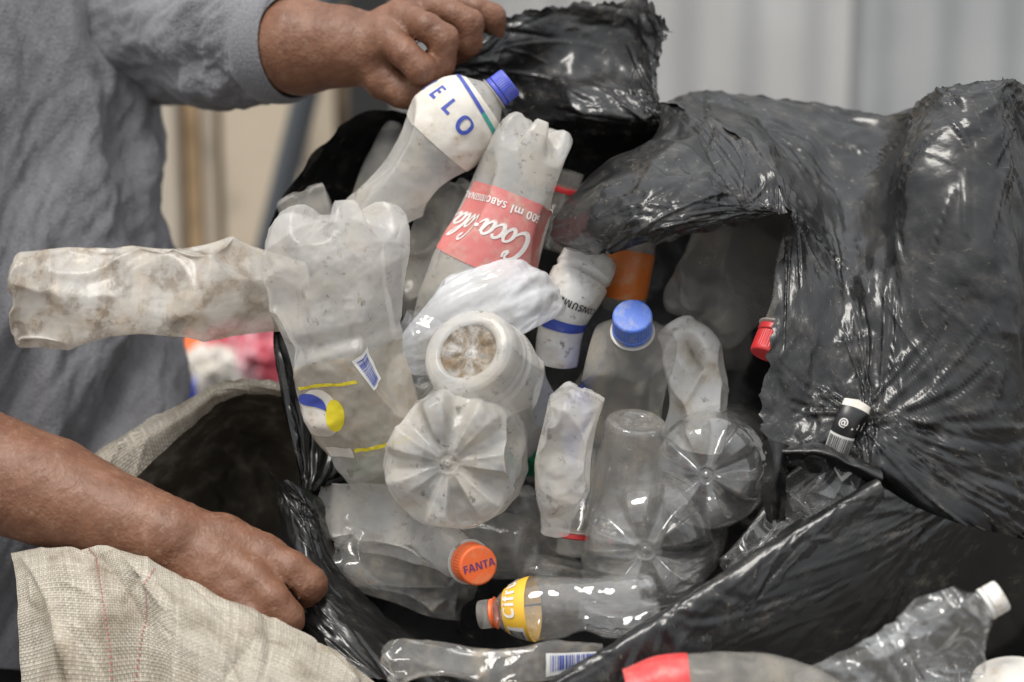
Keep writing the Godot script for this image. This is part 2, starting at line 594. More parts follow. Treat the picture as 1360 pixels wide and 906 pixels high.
func body_mesh(b: Bottle, off := 0.0) -> ArrayMesh:
	var nt: int = b.o.get("around", 84)
	var kind: String = b.o.get("base", "petal")
	var p := PackedVector3Array()
	var rows := 0
	if kind != "none":
		var lobes: float = b.o.get("lobes", 5)
		var roll: float = b.o.get("roll", 0.0)
		var fine := 3
		for s in (FOOT.size() - 1) * fine:
			var k: int = s / fine
			var f: float = float(s % fine) / fine
			for i in nt:
				var th: float = TAU * i / nt
				var r := 0.0
				var y := 0.0
				if kind == "petal":
					var w: float = pow(smoothstep(0.3, 0.92, 0.5 + 0.5 * cos(lobes * (th - roll))), 0.42 * b.o.get("valley", 2.4))
					r = lerpf(lerpf(FOOT[k][0], FOOT[k + 1][0], f), lerpf(VALLEY[k][0], VALLEY[k + 1][0], f), w)
					y = lerpf(lerpf(FOOT[k][1], FOOT[k + 1][1], f), lerpf(VALLEY[k][1], VALLEY[k + 1][1], f), w)
				else:
					r = lerpf(PUSH[k][0], PUSH[k + 1][0], f)
					y = lerpf(PUSH[k][1], PUSH[k + 1][1], f)
					var inner: float = smoothstep(0.12, 0.3, r) * (1.0 - smoothstep(0.5, 0.62, r))
					y += 0.09 * inner * cos(lobes * (th - roll))
				p.append(base_point(b, th, r, y, off))
			rows += 1
	for j in b.rows:
		var u: float = float(j) / (b.rows - 1)
		for i in nt:
			p.append(skin(b, TAU * i / nt, u, off))
		rows += 1
	if b.o.get("closed_top", false):
		var c: Vector3 = b.pos[b.rows - 1] + b.tang[b.rows - 1] * b.ra[b.rows - 1] * 0.3
		for k in [0.75, 0.4, 0.0]:
			for i in nt:
				p.append(c.lerp(skin(b, TAU * i / nt, 1.0, off), k))
			rows += 1
	return grid_mesh(p, nt, rows, true, PackedVector2Array(), b.node.position)

func label_on(b: Bottle, called: String, u0: float, u1: float, t0: float, t1: float, m: Material, off := 0.0006, curl := 0.0) -> MeshInstance3D:
	var nu := 72
	var nv := 48
	var p := PackedVector3Array()
	var uv := PackedVector2Array()
	for j in nv:
		var v: float = float(j) / (nv - 1)
		for i in nu:
			var s: float = float(i) / (nu - 1)
			var wav: float = curl * b.noise.get_noise_2d(s * 6.0, v * 3.0)
			p.append(skin(b, lerpf(t0, t1, s), lerpf(u0, u1, v) + wav * (1.0 if v > 0.5 else -1.0) * absf(v - 0.5), off + curl * 0.1 * maxf(0.0, b.noise.get_noise_2d(s * 9.0, v * 5.0 + 40.0))))
			uv.append(Vector2(s, 1.0 - v))
	return part(b.node, called, grid_mesh(p, nu, nv, false, uv, b.node.position), m)

func lathe(center: Vector3, T: Vector3, prof: Array, nt: int, ridges: int, origin: Vector3, depth := 0.02) -> ArrayMesh:
	# prof: [radius m, height m, ridged 0..1]
	var ref: Vector3 = back_dir if absf(T.dot(back_dir)) < 0.9 else up_dir
	var N: Vector3 = (ref - T * ref.dot(T)).normalized()
	var S: Vector3 = T.cross(N)
	var p := PackedVector3Array()
	for q in prof:
		for i in nt:
			var th: float = TAU * i / nt
			var r: float = q[0] * (1.0 - depth * q[2] * (0.5 + 0.5 * signf(cos(ridges * th) + 0.2)))
			p.append(center + T * q[1] + (S * sin(th) + N * cos(th)) * r)
	return grid_mesh(p, nt, prof.size(), true, PackedVector2Array(), origin)

func cap_on(b: Bottle, r_px: float, h_px: float, m: Material, z: float, o := {}) -> MeshInstance3D:
	var s: float = (DIST - z) / FOCAL
	var r: float = r_px * s
	var h: float = h_px * s
	var T: Vector3 = b.tang[b.rows - 1]
	var c: Vector3 = b.pos[b.rows - 1] + T * h * o.get("lift", 0.0)
	var cap := part(b.node, "cap", lathe(c, T, [[r * 0.9, 0.0, 0.0], [r * 0.99, 0.0, 0.0], [r, h * 0.03, 0.0], [r, h * 0.06, 1.0], [r, h * 0.45, 1.0], [r, h * 0.8, 1.0], [r, h * 0.84, 0.0], [r * 0.985, h * 0.91, 0.0], [r * 0.955, h * 0.965, 0.0], [r * 0.9, h * 0.995, 0.0], [r * 0.86, h, 0.0], [r * 0.5, h * 1.0, 0.0], [0.0, h, 0.0]], 240, 40, b.node.position), m)
	if o.get("ring", true):
		part(b.node, "cap_ring", lathe(c, T, [[r * 0.9, -h * 0.34, 0.0], [r * 1.0, -h * 0.34, 0.0], [r * 1.02, -h * 0.3, 0.0], [r * 1.02, -h * 0.1, 0.0], [r * 1.0, -h * 0.05, 0.0], [r * 0.9, -h * 0.05, 0.0]], 64, 0, b.node.position), o.get("ring_mat", m))
	if o.get("flange", true):
		part(b.node, "neck_flange", lathe(c, T, [[r * 0.8, -h * 0.5, 0.0], [r * 1.12, -h * 0.48, 0.0], [r * 1.14, -h * 0.44, 0.0], [r * 1.1, -h * 0.4, 0.0], [r * 0.8, -h * 0.38, 0.0]], 64, 0, b.node.position), o.get("flange_mat", mats.milky))
	return cap

var fonts := {}
func font(bold: bool, serif := false) -> Font:
	var key := "%s%s" % [bold, serif]
	if not fonts.has(key):
		var f := SystemFont.new()
		f.font_names = PackedStringArray(["Droid Serif" if serif else "Droid Sans"])
		f.font_weight = 700 if bold else 400
		fonts[key] = f
	return fonts[key]

func text_arrays(words: String, f: Font, high: float) -> Array:
	var tm := TextMesh.new()
	tm.text = words
	tm.font = f
	tm.font_size = 64
	tm.pixel_size = high / 46.0
	tm.depth = 0.0
	tm.curve_step = 2.0
	return tm.get_mesh_arrays()

func bent_text(parent: Node3D, called: String, words: String, f: Font, high: float, place: Callable, m: Material, slant := 0.0, flip := false) -> void:
	# place: (x, y) in metres on the label -> world point
	var arr := text_arrays(words, f, high)
	var v: PackedVector3Array = arr[Mesh.ARRAY_VERTEX]
	var idx = arr[Mesh.ARRAY_INDEX]
	var st := SurfaceTool.new()
	st.begin(Mesh.PRIMITIVE_TRIANGLES)
	st.set_smooth_group(0)
	var n: int = idx.size() if idx != null else v.size()
	for k in n:
		var q: Vector3 = v[idx[k]] if idx != null else v[k]
		st.add_vertex(place.call(q.x + slant * q.y, q.y) - parent.position)
	st.index()
	st.generate_normals()
	part(parent, called, st.commit(), m)

func print_on(b: Bottle, called: String, words: String, f: Font, high: float, u: float, th: float, turn: float, m: Material, off := 0.0011, slant := 0.0, arch := 0.0) -> void:
	# lettering of height `high` centred at (th, u); turn 0 reads round the bottle, with the cap end up
	var k: int = clampi(int(u * (b.rows - 1)), 0, b.rows - 1)
	var rr: float = 0.5 * (b.ra[k] + b.rb[k])
	var len_: float = b.length
	bent_text(b.node, called, words, f, high, func(x: float, y: float) -> Vector3:
		y += arch * x * x
		var dx: float = x * cos(turn) - y * sin(turn)
		var dy: float = x * sin(turn) + y * cos(turn)
		return skin(b, th + dx / rr, u + dy / len_, off), m, slant)

func barcode_on(b: Bottle, u: float, th: float, wide: float, high: float, turn: float, ink: Material, paper: Material, seed_ := 3, digits := true) -> void:
	var k: int = clampi(int(u * (b.rows - 1)), 0, b.rows - 1)
	var rr: float = 0.5 * (b.ra[k] + b.rb[k])
	var rng := RandomNumberGenerator.new()
	rng.seed = seed_
	var put := func(x: float, y: float, off: float) -> Vector3:
		var dx: float = x * cos(turn) - y * sin(turn)
		var dy: float = x * sin(turn) + y * cos(turn)
		return skin(b, th + dx / rr, u + dy / b.length, off) - b.node.position
	var st := SurfaceTool.new()
	st.begin(Mesh.PRIMITIVE_TRIANGLES)
	for i in 12:
		for j in 8:
			var x0: float = wide * (i / 12.0 - 0.5); var x1: float = wide * ((i + 1) / 12.0 - 0.5)
			var y0: float = high * (j / 8.0 - 0.5); var y1: float = high * ((j + 1) / 8.0 - 0.5)
			for c in [[x0, y0], [x1, y1], [x1, y0], [x0, y0], [x0, y1], [x1, y1]]:
				st.add_vertex(put.call(c[0], c[1], 0.0013))
	st.index()
	st.generate_normals()
	var back := part(b.node, "barcode", st.commit(), paper)
	st = SurfaceTool.new()
	st.begin(Mesh.PRIMITIVE_TRIANGLES)
	var x: float = -wide * 0.42
	while x < wide * 0.42:
		var w: float = wide * [0.011, 0.022, 0.033][rng.randi() % 3]
		for j in 8:
			var y0: float = high * (-0.28 + 0.68 * j / 8.0); var y1: float = high * (-0.28 + 0.68 * (j + 1) / 8.0)
			for c in [[x, y0], [x + w, y1], [x + w, y0], [x, y0], [x, y1], [x + w, y1]]:
				st.add_vertex(put.call(c[0], c[1], 0.0017))
		x += w + wide * [0.012, 0.02, 0.03][rng.randi() % 3]
	st.index()
	st.generate_normals()
	part(back, "bars", st.commit(), ink)

# a flowing hand for the cola label: strokes of [x, y, half width], letter height 1
const SCRIPT_C := [[0.62, 0.98, 0.03], [0.66, 0.8, 0.05], [0.52, 0.72, 0.05], [0.55, 0.92, 0.04], [0.42, 1.0, 0.05], [0.2, 0.86, 0.08], [0.06, 0.55, 0.1], [0.08, 0.22, 0.1], [0.26, 0.02, 0.08], [0.48, 0.08, 0.05], [0.68, 0.3, 0.03]]
const SCRIPT_O := [[0.28, 0.5, 0.03], [0.1, 0.42, 0.05], [0.03, 0.2, 0.08], [0.14, 0.02, 0.06], [0.3, 0.12, 0.06], [0.36, 0.34, 0.06], [0.27, 0.5, 0.04], [0.34, 0.4, 0.03], [0.5, 0.38, 0.025]]
const SCRIPT_SMALL_C := [[0.34, 0.4, 0.05], [0.26, 0.5, 0.04], [0.1, 0.42, 0.06], [0.03, 0.2, 0.08], [0.14, 0.01, 0.06], [0.3, 0.08, 0.04], [0.46, 0.28, 0.025]]
const SCRIPT_A := [[0.34, 0.44, 0.04], [0.22, 0.5, 0.04], [0.07, 0.36, 0.06], [0.04, 0.12, 0.08], [0.14, 0.01, 0.06], [0.28, 0.16, 0.04], [0.37, 0.46, 0.05], [0.35, 0.2, 0.08], [0.38, 0.03, 0.06], [0.5, 0.1, 0.03], [0.58, 0.24, 0.02]]
const SCRIPT_L := [[0.02, 0.2, 0.025], [0.2, 0.55, 0.03], [0.3, 0.9, 0.05], [0.22, 1.02, 0.05], [0.12, 0.8, 0.07], [0.08, 0.35, 0.09], [0.12, 0.05, 0.07], [0.22, 0.03, 0.05], [0.36, 0.24, 0.025]]

func script_on(b: Bottle, high: float, u: float, th: float, m: Material) -> void:
	var k: int = clampi(int(u * (b.rows - 1)), 0, b.rows - 1)
	var rr: float = 0.5 * (b.ra[k] + b.rb[k])
	var st := SurfaceTool.new()
	st.begin(Mesh.PRIMITIVE_TRIANGLES)
	var x := 0.0
	var glyphs := [[SCRIPT_C, 0.62], [SCRIPT_O, 0.42], [SCRIPT_SMALL_C, 0.4], [SCRIPT_A, 0.56], [[[0.0, 0.28, 0.05], [0.1, 0.31, 0.06], [0.2, 0.28, 0.05]], 0.24], [SCRIPT_C, 0.62], [SCRIPT_O, 0.42], [SCRIPT_L, 0.3], [SCRIPT_A, 0.56]]
	for g in glyphs:
		var s: Array = g[0]
		var line := []
		for i in s.size() - 1:
			var a: Array = s[maxi(i - 1, 0)]
			var c: Array = s[i]
			var d: Array = s[i + 1]
			var e: Array = s[mini(i + 2, s.size() - 1)]
			for f in 5:
				var t: float = f / 5.0
				line.append(Vector3(cubic_interpolate(c[0], d[0], a[0], e[0], t) + x, cubic_interpolate(c[1], d[1], a[1], e[1], t), lerpf(c[2], d[2], t)))
		var at_: Callable = func(q: Vector2) -> Vector3:
			var qx: float = (q.x + 0.28 * q.y - 2.05) * high
			var qy: float = (q.y - 0.5) * high
			return skin(b, th + qx / rr, u + qy / b.length, 0.0011) - b.node.position
		for i in line.size() - 1:
			var p: Vector3 = line[i]
			var q: Vector3 = line[i + 1]
			var dir := Vector2(q.x - p.x, q.y - p.y).normalized()
			var n := Vector2(-dir.y, dir.x)
			var p0 := Vector2(p.x, p.y); var q0 := Vector2(q.x, q.y)
			for v in [p0 - n * p.z, q0 + n * q.z, q0 - n * q.z, p0 - n * p.z, p0 + n * p.z, q0 + n * q.z]:
				st.add_vertex(at_.call(v))
		x += g[1]
	st.index()
	st.generate_normals()
	part(b.node, "lettering", st.commit(), m)

# ---- materials -------------------------------------------------------------------------------------
func lin(r: float, g: float, b: float, a := 1.0) -> Color:
	var c := Color(r, g, b).linear_to_srgb()
	c.a = a
	return c

func noise_tex(size: int, freq: float, seed_: int, stops: Array, o := {}) -> NoiseTexture2D:
	var n := FastNoiseLite.new()
	n.noise_type = o.get("type", FastNoiseLite.TYPE_SIMPLEX_SMOOTH)
	n.seed = seed_
	n.frequency = freq
	n.fractal_type = o.get("fractal", FastNoiseLite.FRACTAL_FBM)
	n.fractal_octaves = o.get("octaves", 5)
	n.fractal_gain = o.get("gain", 0.55)
	if o.get("warp", 0.0) > 0.0:
		n.domain_warp_enabled = true
		n.domain_warp_amplitude = o.warp
		n.domain_warp_frequency = freq * 1.5
	var t := NoiseTexture2D.new()
	t.width = o.get("w", size)
	t.height = o.get("h", size)
	t.seamless = true
	t.seamless_blend_skirt = 0.2
	t.generate_mipmaps = false
	t.noise = n
	t.normalize = true
	if o.get("normal", 0.0) > 0.0:
		t.as_normal_map = true
		t.bump_strength = o.normal
	if stops.size() > 0:
		var g := Gradient.new()
		var offs := PackedFloat32Array()
		var cols := PackedColorArray()
		for s in stops:
			offs.append(s[0])
			cols.append(s[1])
		g.offsets = offs
		g.colors = cols
		t.color_ramp = g
	return t

func mat(color: Color, rough: float, o := {}) -> StandardMaterial3D:
	var m := StandardMaterial3D.new()
	m.albedo_color = color
	m.roughness = rough
	m.metallic_specular = o.get("spec", 0.5)
	m.metallic = o.get("metal", 0.0)
	if o.has("tex"):
		m.albedo_texture = o.tex
	if o.get("tri", 0.0) > 0.0:
		m.uv1_triplanar = true
		m.uv1_world_triplanar = o.get("world", false)
		m.uv1_scale = Vector3.ONE * o.tri
		m.uv1_offset = Vector3(0.37, 0.11, 0.73)
	if o.has("uv"):
		m.uv1_scale = Vector3(o.uv[0], o.uv[1], 1)
	if o.has("bump"):
		m.heightmap_enabled = true
		m.heightmap_texture = o.bump
		m.heightmap_scale = o.get("bump_cm", 0.05)
	if o.has("rtex"):
		m.roughness_texture = o.rtex
		m.roughness_texture_channel = BaseMaterial3D.TEXTURE_CHANNEL_RED
	if o.get("alpha", false):
		m.transparency = BaseMaterial3D.TRANSPARENCY_ALPHA
	m.cull_mode = BaseMaterial3D.CULL_DISABLED
	if o.has("back"):
		m.backlight_enabled = true
		m.backlight = o.back
	if o.has("detail"):
		m.detail_enabled = true
		m.detail_albedo = o.detail
	if o.has("coat"):
		m.clearcoat_enabled = true
		m.clearcoat = o.coat
		m.clearcoat_roughness = o.get("coat_rough", 0.1)
	if o.has("sss"):
		m.subsurf_scatter_enabled = true
		m.subsurf_scatter_strength = o.sss
	if o.has("rim"):
		m.rim_enabled = true
		m.rim = o.rim
		m.rim_tint = 0.5
	return m

func make_materials() -> void:
	var W := Color.WHITE
	var grains := noise_tex(512, 0.02, 5, [])
	var fine := noise_tex(512, 0.06, 8, [], {"octaves": 4})
	var brown := lin(0.16, 0.11, 0.065)
	var clear_brown := lin(0.16, 0.11, 0.065, 0.0)
	# specks and smears of dried mud; alpha says where they are
	var specks := noise_tex(512, 0.02, 21, [[0.0, clear_brown], [0.74, clear_brown], [0.8, lin(0.2, 0.14, 0.085, 0.6)], [0.87, lin(0.1, 0.065, 0.035, 0.95)], [1.0, lin(0.06, 0.04, 0.02, 1.0)]], {"octaves": 6, "gain": 0.6, "warp": 12.0})
	var smears := noise_tex(512, 0.012, 33, [[0.0, clear_brown], [0.42, clear_brown], [0.54, lin(0.33, 0.25, 0.165, 0.4)], [0.66, lin(0.2, 0.14, 0.085, 0.8)], [1.0, lin(0.12, 0.08, 0.045, 0.95)]], {"octaves": 6, "gain": 0.62, "warp": 20.0})
	# dusty frosted plastic, cloudy to different degrees
	var cloud := func(seed_: int, a0: float, a1: float, tint0: Color, tint1: Color) -> NoiseTexture2D:
		tint0.a = a0
		tint1.a = a1
		return noise_tex(512, 0.009, seed_, [[0.0, tint0], [0.35, tint0], [0.62, tint0.lerp(tint1, 0.5)], [1.0, tint1]], {"octaves": 6, "gain": 0.6})
	mats.milky = mat(W, 0.24, {"tex": cloud.call(41, 0.44, 0.8, lin(0.78, 0.77, 0.75), lin(0.62, 0.56, 0.47)), "alpha": true, "tri": 6.0, "back": lin(0.5, 0.5, 0.48), "detail": specks, "bump": grains, "bump_cm": 0.04})
	mats.milky_mud = mat(W, 0.28, {"tex": cloud.call(43, 0.55, 0.95, lin(0.76, 0.74, 0.7), lin(0.55, 0.46, 0.35)), "alpha": true, "tri": 7.0, "back": lin(0.45, 0.44, 0.42), "detail": smears, "bump": grains, "bump_cm": 0.06})
	mats.frost = mat(W, 0.24, {"tex": cloud.call(47, 0.34, 0.68, lin(0.72, 0.71, 0.69), lin(0.6, 0.55, 0.47)), "alpha": true, "tri": 5.0, "back": lin(0.5, 0.5, 0.5), "detail": specks, "bump": grains, "bump_cm": 0.04})
	mats.haze = mat(W, 0.2, {"tex": cloud.call(53, 0.18, 0.58, lin(0.56, 0.55, 0.52), lin(0.48, 0.42, 0.33)), "alpha": true, "tri": 6.0, "back": lin(0.3, 0.3, 0.3), "bump": grains, "bump_cm": 0.04})
	mats.white_plastic = mat(W, 0.34, {"tex": noise_tex(512, 0.01, 61, [[0.0, lin(0.8, 0.8, 0.78)], [0.5, lin(0.76, 0.75, 0.72)], [0.75, lin(0.6, 0.54, 0.45)], [1.0, lin(0.32, 0.25, 0.17)]], {"octaves": 6, "gain": 0.6}), "tri": 6.0, "detail": specks, "back": lin(0.2, 0.2, 0.2), "bump": grains, "bump_cm": 0.03})
	mats.pearl = mat(W, 0.22, {"tex": noise_tex(256, 0.012, 63, [[0.0, lin(0.82, 0.83, 0.85, 0.85)], [0.5, lin(0.8, 0.81, 0.83, 0.7)], [0.75, lin(0.72, 0.7, 0.66, 0.5)], [1.0, lin(0.5, 0.44, 0.35, 0.85)]]), "tri": 6.0, "alpha": true, "coat": 0.6, "coat_rough": 0.08, "back": lin(0.3, 0.3, 0.3)})
	mats.mud = mat(W, 0.85, {"tex": noise_tex(512, 0.02, 65, [[0.0, lin(0.3, 0.23, 0.15, 0.0)], [0.4, lin(0.3, 0.23, 0.15, 0.1)], [0.55, lin(0.28, 0.21, 0.14, 0.55)], [0.7, lin(0.19, 0.135, 0.08, 0.85)], [1.0, lin(0.09, 0.06, 0.035, 1.0)]], {"octaves": 6, "gain": 0.65}), "alpha": true, "tri": 8.0, "spec": 0.2})
	# clear plastic, and the thin film of dirt that lies on it
	mats.clear = mat(lin(0.74, 0.75, 0.74, 0.035), 0.06, {"alpha": true, "spec": 0.5, "tri": 5.0, "bump": noise_tex(512, 0.012, 71, [], {"octaves": 3}), "bump_cm": 0.12})
	mats.clear_crisp = mat(lin(0.7, 0.71, 0.7, 0.03), 0.04, {"alpha": true, "spec": 0.5})
	mats.dirt_film = mat(W, 0.6, {"tex": noise_tex(512, 0.013, 73, [[0.0, lin(0.5, 0.48, 0.44, 0.02)], [0.45, lin(0.46, 0.43, 0.38, 0.07)], [0.68, lin(0.42, 0.37, 0.3, 0.27)], [0.82, lin(0.38, 0.31, 0.22, 0.6)], [1.0, lin(0.25, 0.18, 0.11, 0.9)]], {"octaves": 6, "gain": 0.62}), "alpha": true, "tri": 6.0, "spec": 0.2})
	mats.dust_thin = mat(W, 0.6, {"tex": noise_tex(512, 0.02, 75, [[0.0, lin(0.5, 0.49, 0.46, 0.005)], [0.55, lin(0.5, 0.48, 0.44, 0.02)], [0.72, lin(0.42, 0.38, 0.32, 0.08)], [0.84, lin(0.4, 0.34, 0.26, 0.25)], [1.0, lin(0.2, 0.14, 0.08, 0.9)]], {"octaves": 6, "gain": 0.66}), "alpha": true, "tri": 6.0, "spec": 0.2})
	# black bag film with dried dust in creases and patches
	var dust := noise_tex(1024, 0.007, 81, [[0.0, lin(0.009, 0.009, 0.0095)], [0.45, lin(0.012, 0.012, 0.0125)], [0.62, lin(0.02, 0.0195, 0.019)], [0.78, lin(0.042, 0.039, 0.034)], [1.0, lin(0.12, 0.105, 0.08)]], {"octaves": 9, "gain": 0.72, "warp": 30.0})
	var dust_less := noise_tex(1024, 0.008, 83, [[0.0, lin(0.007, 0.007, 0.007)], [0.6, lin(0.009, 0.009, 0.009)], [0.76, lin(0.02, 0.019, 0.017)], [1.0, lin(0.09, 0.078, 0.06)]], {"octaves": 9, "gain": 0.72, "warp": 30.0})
	# thin pale scratches of dried clay
	var clay := lin(0.3, 0.26, 0.19, 0.0)
	var scratches := noise_tex(1024, 0.008, 87, [[0.0, clay], [0.8, clay], [0.9, lin(0.3, 0.26, 0.19, 0.3)], [1.0, lin(0.36, 0.32, 0.24, 0.75)]], {"fractal": FastNoiseLite.FRACTAL_RIDGED, "octaves": 6, "gain": 0.65, "warp": 40.0})
	var crinkle := crumple_tex()
	mats.bag = mat(W, 0.27, {"tex": dust, "uv": [3.4, 3.4], "spec": 0.5, "bump": crinkle, "bump_cm": 0.04, "detail": scratches})
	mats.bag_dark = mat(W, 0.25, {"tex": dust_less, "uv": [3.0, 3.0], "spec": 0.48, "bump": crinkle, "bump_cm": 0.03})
	# woven sack
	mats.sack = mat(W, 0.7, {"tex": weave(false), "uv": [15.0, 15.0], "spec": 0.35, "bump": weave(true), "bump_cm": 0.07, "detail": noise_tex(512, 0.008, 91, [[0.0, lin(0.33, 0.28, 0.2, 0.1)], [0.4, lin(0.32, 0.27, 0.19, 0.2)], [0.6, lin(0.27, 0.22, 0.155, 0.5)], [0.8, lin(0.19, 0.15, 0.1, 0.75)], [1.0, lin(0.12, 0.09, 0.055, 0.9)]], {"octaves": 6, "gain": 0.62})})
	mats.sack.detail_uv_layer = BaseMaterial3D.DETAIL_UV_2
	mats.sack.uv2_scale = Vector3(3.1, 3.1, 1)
	mats.sack_soiled_shaded = mats.sack.duplicate()  # inside cloth: blotchy dirt, with the inner shade also painted into its darker tone
	mats.sack_soiled_shaded.detail_albedo = noise_tex(1024, 0.006, 94, [[0.0, lin(0.06, 0.05, 0.036, 0.97)], [0.45, lin(0.09, 0.076, 0.055, 0.92)], [0.62, lin(0.14, 0.12, 0.09, 0.85)], [0.8, lin(0.25, 0.22, 0.175, 0.7)], [1.0, lin(0.36, 0.32, 0.26, 0.4)]], {"octaves": 7, "gain": 0.62, "warp": 40.0})
	mats.thread = mat(lin(0.36, 0.13, 0.11), 0.8)
	# the man
	mats.skin = mat(W, 0.5, {"tex": noise_tex(512, 0.012, 95, [[0.0, lin(0.11, 0.046, 0.024)], [0.45, lin(0.17, 0.075, 0.042)], [0.75, lin(0.21, 0.1, 0.058)], [1.0, lin(0.29, 0.165, 0.108)]], {"octaves": 6, "gain": 0.6}), "tri": 6.0, "world": true, "sss": 0.05, "spec": 0.45, "detail": noise_tex(512, 0.03, 98, [[0.0, lin(0.07, 0.03, 0.018, 0.5)], [0.34, lin(0.07, 0.03, 0.018, 0.0)], [0.62, lin(0.38, 0.27, 0.2, 0.0)], [0.8, lin(0.38, 0.27, 0.2, 0.3)], [1.0, lin(0.42, 0.33, 0.26, 0.55)]], {"octaves": 7, "gain": 0.7}), "bump": noise_tex(512, 0.1, 97, [], {"type": FastNoiseLite.TYPE_CELLULAR, "octaves": 3}), "bump_cm": 0.06})
	var knit := noise_tex(512, 0.14, 99, [[0.0, lin(0.09, 0.09, 0.097)], [0.5, lin(0.175, 0.175, 0.187)], [1.0, lin(0.3, 0.3, 0.316)]], {"octaves": 1, "w": 512, "h": 512})
	mats.shirt = mat(W, 0.9, {"tex": knit, "tri": 9.0, "world": true, "rim": 0.4, "spec": 0.2, "bump": fine, "bump_cm": 0.08})
	mats.trousers = mat(lin(0.015, 0.015, 0.017), 0.85)
	# labels and caps
	var worn := func(c: Color, seed_: int, dirt := 0.6) -> NoiseTexture2D:
		return noise_tex(512, 0.012, seed_, [[0.0, c], [0.48, c], [0.66, c.lerp(lin(0.55, 0.45, 0.36), 0.35 * dirt)], [0.82, c.lerp(lin(0.5, 0.42, 0.33), 0.8 * dirt)], [0.93, c.lerp(lin(0.25, 0.18, 0.11), dirt)], [1.0, lin(0.4, 0.36, 0.3)]], {"octaves": 6, "gain": 0.62})
	mats.label_red = mat(W, 0.45, {"tex": worn.call(lin(0.58, 0.17, 0.16), 101, 1.0), "tri": 8.0})
	mats.label_scarlet = mat(W, 0.4, {"tex": worn.call(lin(0.6, 0.045, 0.045), 102, 0.6), "tri": 8.0})
	mats.label_white = mat(W, 0.5, {"tex": worn.call(lin(0.66, 0.63, 0.57), 103, 1.0), "tri": 8.0})
	mats.label_yellow = mat(W, 0.4, {"tex": worn.call(lin(0.78, 0.46, 0.04), 105, 0.25), "tri": 6.0})
	mats.label_blue = mat(W, 0.4, {"tex": worn.call(lin(0.04, 0.07, 0.36), 107, 0.5), "tri": 8.0})
	mats.label_black = mat(W, 0.35, {"tex": worn.call(lin(0.012, 0.012, 0.013), 109, 0.2), "tri": 8.0})
	mats.label_orange = mat(W, 0.4, {"tex": worn.call(lin(0.62, 0.15, 0.02), 111, 0.7), "tri": 8.0})
	mats.label_green = mat(W, 0.4, {"tex": worn.call(lin(0.02, 0.28, 0.12), 113, 0.5), "tri": 8.0})
	mats.label_film = mat(W, 0.3, {"tex": noise_tex(512, 0.012, 115, [[0.0, lin(0.5, 0.47, 0.4, 0.35)], [0.5, lin(0.46, 0.41, 0.33, 0.5)], [0.75, lin(0.38, 0.31, 0.22, 0.75)], [1.0, lin(0.18, 0.13, 0.08, 0.9)]], {"octaves": 6, "gain": 0.62}), "alpha": true, "tri": 7.0})
	mats.cap_blue = mat(W, 0.45, {"tex": worn.call(lin(0.075, 0.16, 0.56), 117, 0.75), "tri": 14.0})
	mats.cap_violet = mat(W, 0.42, {"tex": worn.call(lin(0.06, 0.085, 0.5), 119, 0.3), "tri": 14.0})
	mats.cap_orange = mat(W, 0.45, {"tex": worn.call(lin(0.76, 0.13, 0.03), 121, 0.5), "tri": 14.0})
	mats.cap_red = mat(W, 0.4, {"tex": worn.call(lin(0.62, 0.03, 0.035), 123, 0.35), "tri": 14.0})
	mats.cap_white = mat(W, 0.5, {"tex": worn.call(lin(0.7, 0.69, 0.66), 125, 1.0), "tri": 20.0})
	mats.ink_blue = mat(lin(0.05, 0.08, 0.38), 0.5)
	mats.ink_white = mat(lin(0.74, 0.71, 0.68), 0.5)
	mats.ink_grey = mat(lin(0.3, 0.28, 0.25), 0.6)
	mats.ink_black = mat(lin(0.02, 0.02, 0.02), 0.5)
	mats.ink_teal = mat(lin(0.03, 0.3, 0.26), 0.5)
	mats.ink_yellow = mat(lin(0.72, 0.6, 0.03), 0.5)
	mats.ink_purple = mat(lin(0.14, 0.03, 0.14), 0.5)
	mats.ink_sky = mat(lin(0.1, 0.36, 0.6), 0.5)
	mats.paper = mat(lin(0.72, 0.71, 0.68), 0.6)
	# background
	mats.ground = mat(W, 0.95, {"tex": noise_tex(512, 0.02, 131, [[0.0, lin(0.07, 0.06, 0.05)], [1.0, lin(0.17, 0.15, 0.125)]]), "tri": 0.8, "world": true})
	mats.metal = mat(W, 0.55, {"tex": noise_tex(512, 0.006, 133, [[0.0, lin(0.46, 0.46, 0.45)], [0.6, lin(0.53, 0.53, 0.52)], [1.0, lin(0.6, 0.61, 0.61)]], {"octaves": 5}), "tri": 0.9, "world": true})
	mats.metal_blue = mat(W, 0.55, {"tex": noise_tex(512, 0.006, 134, [[0.0, lin(0.37, 0.385, 0.39)], [0.7, lin(0.46, 0.47, 0.47)], [1.0, lin(0.4, 0.47, 0.52)]], {"octaves": 5}), "tri": 0.9, "world": true})
	for k in 4:
		var c: Color = [lin(0.68, 0.58, 0.44), lin(0.42, 0.27, 0.13), lin(0.6, 0.53, 0.43), lin(0.2, 0.14, 0.085)][k]
		mats["wood_%d" % k] = mat(W, 0.8, {"tex": noise_tex(256, 0.012, 141 + k, [[0.0, c], [0.6, c.lerp(lin(0.5, 0.42, 0.32), 0.3)], [1.0, c.darkened(0.25)]]), "tri": 1.2, "world": true})
	mats.pole = mat(lin(0.075, 0.085, 0.095), 0.5)
	mats.post = mat(lin(0.03, 0.03, 0.03), 0.8)
	mats.red_bag = mat(W, 0.4, {"tex": noise_tex(256, 0.012, 151, [[0.0, lin(0.55, 0.03, 0.05)], [0.45, lin(0.5, 0.06, 0.09)], [0.6, lin(0.66, 0.4, 0.44)], [1.0, lin(0.7, 0.6, 0.62)]], {"octaves": 2}), "tri": 5.0})
	mats.orange_bag = mat(lin(0.85, 0.18, 0.04), 0.4)
	mats.blue_bag = mat(lin(0.05, 0.09, 0.5), 0.4)
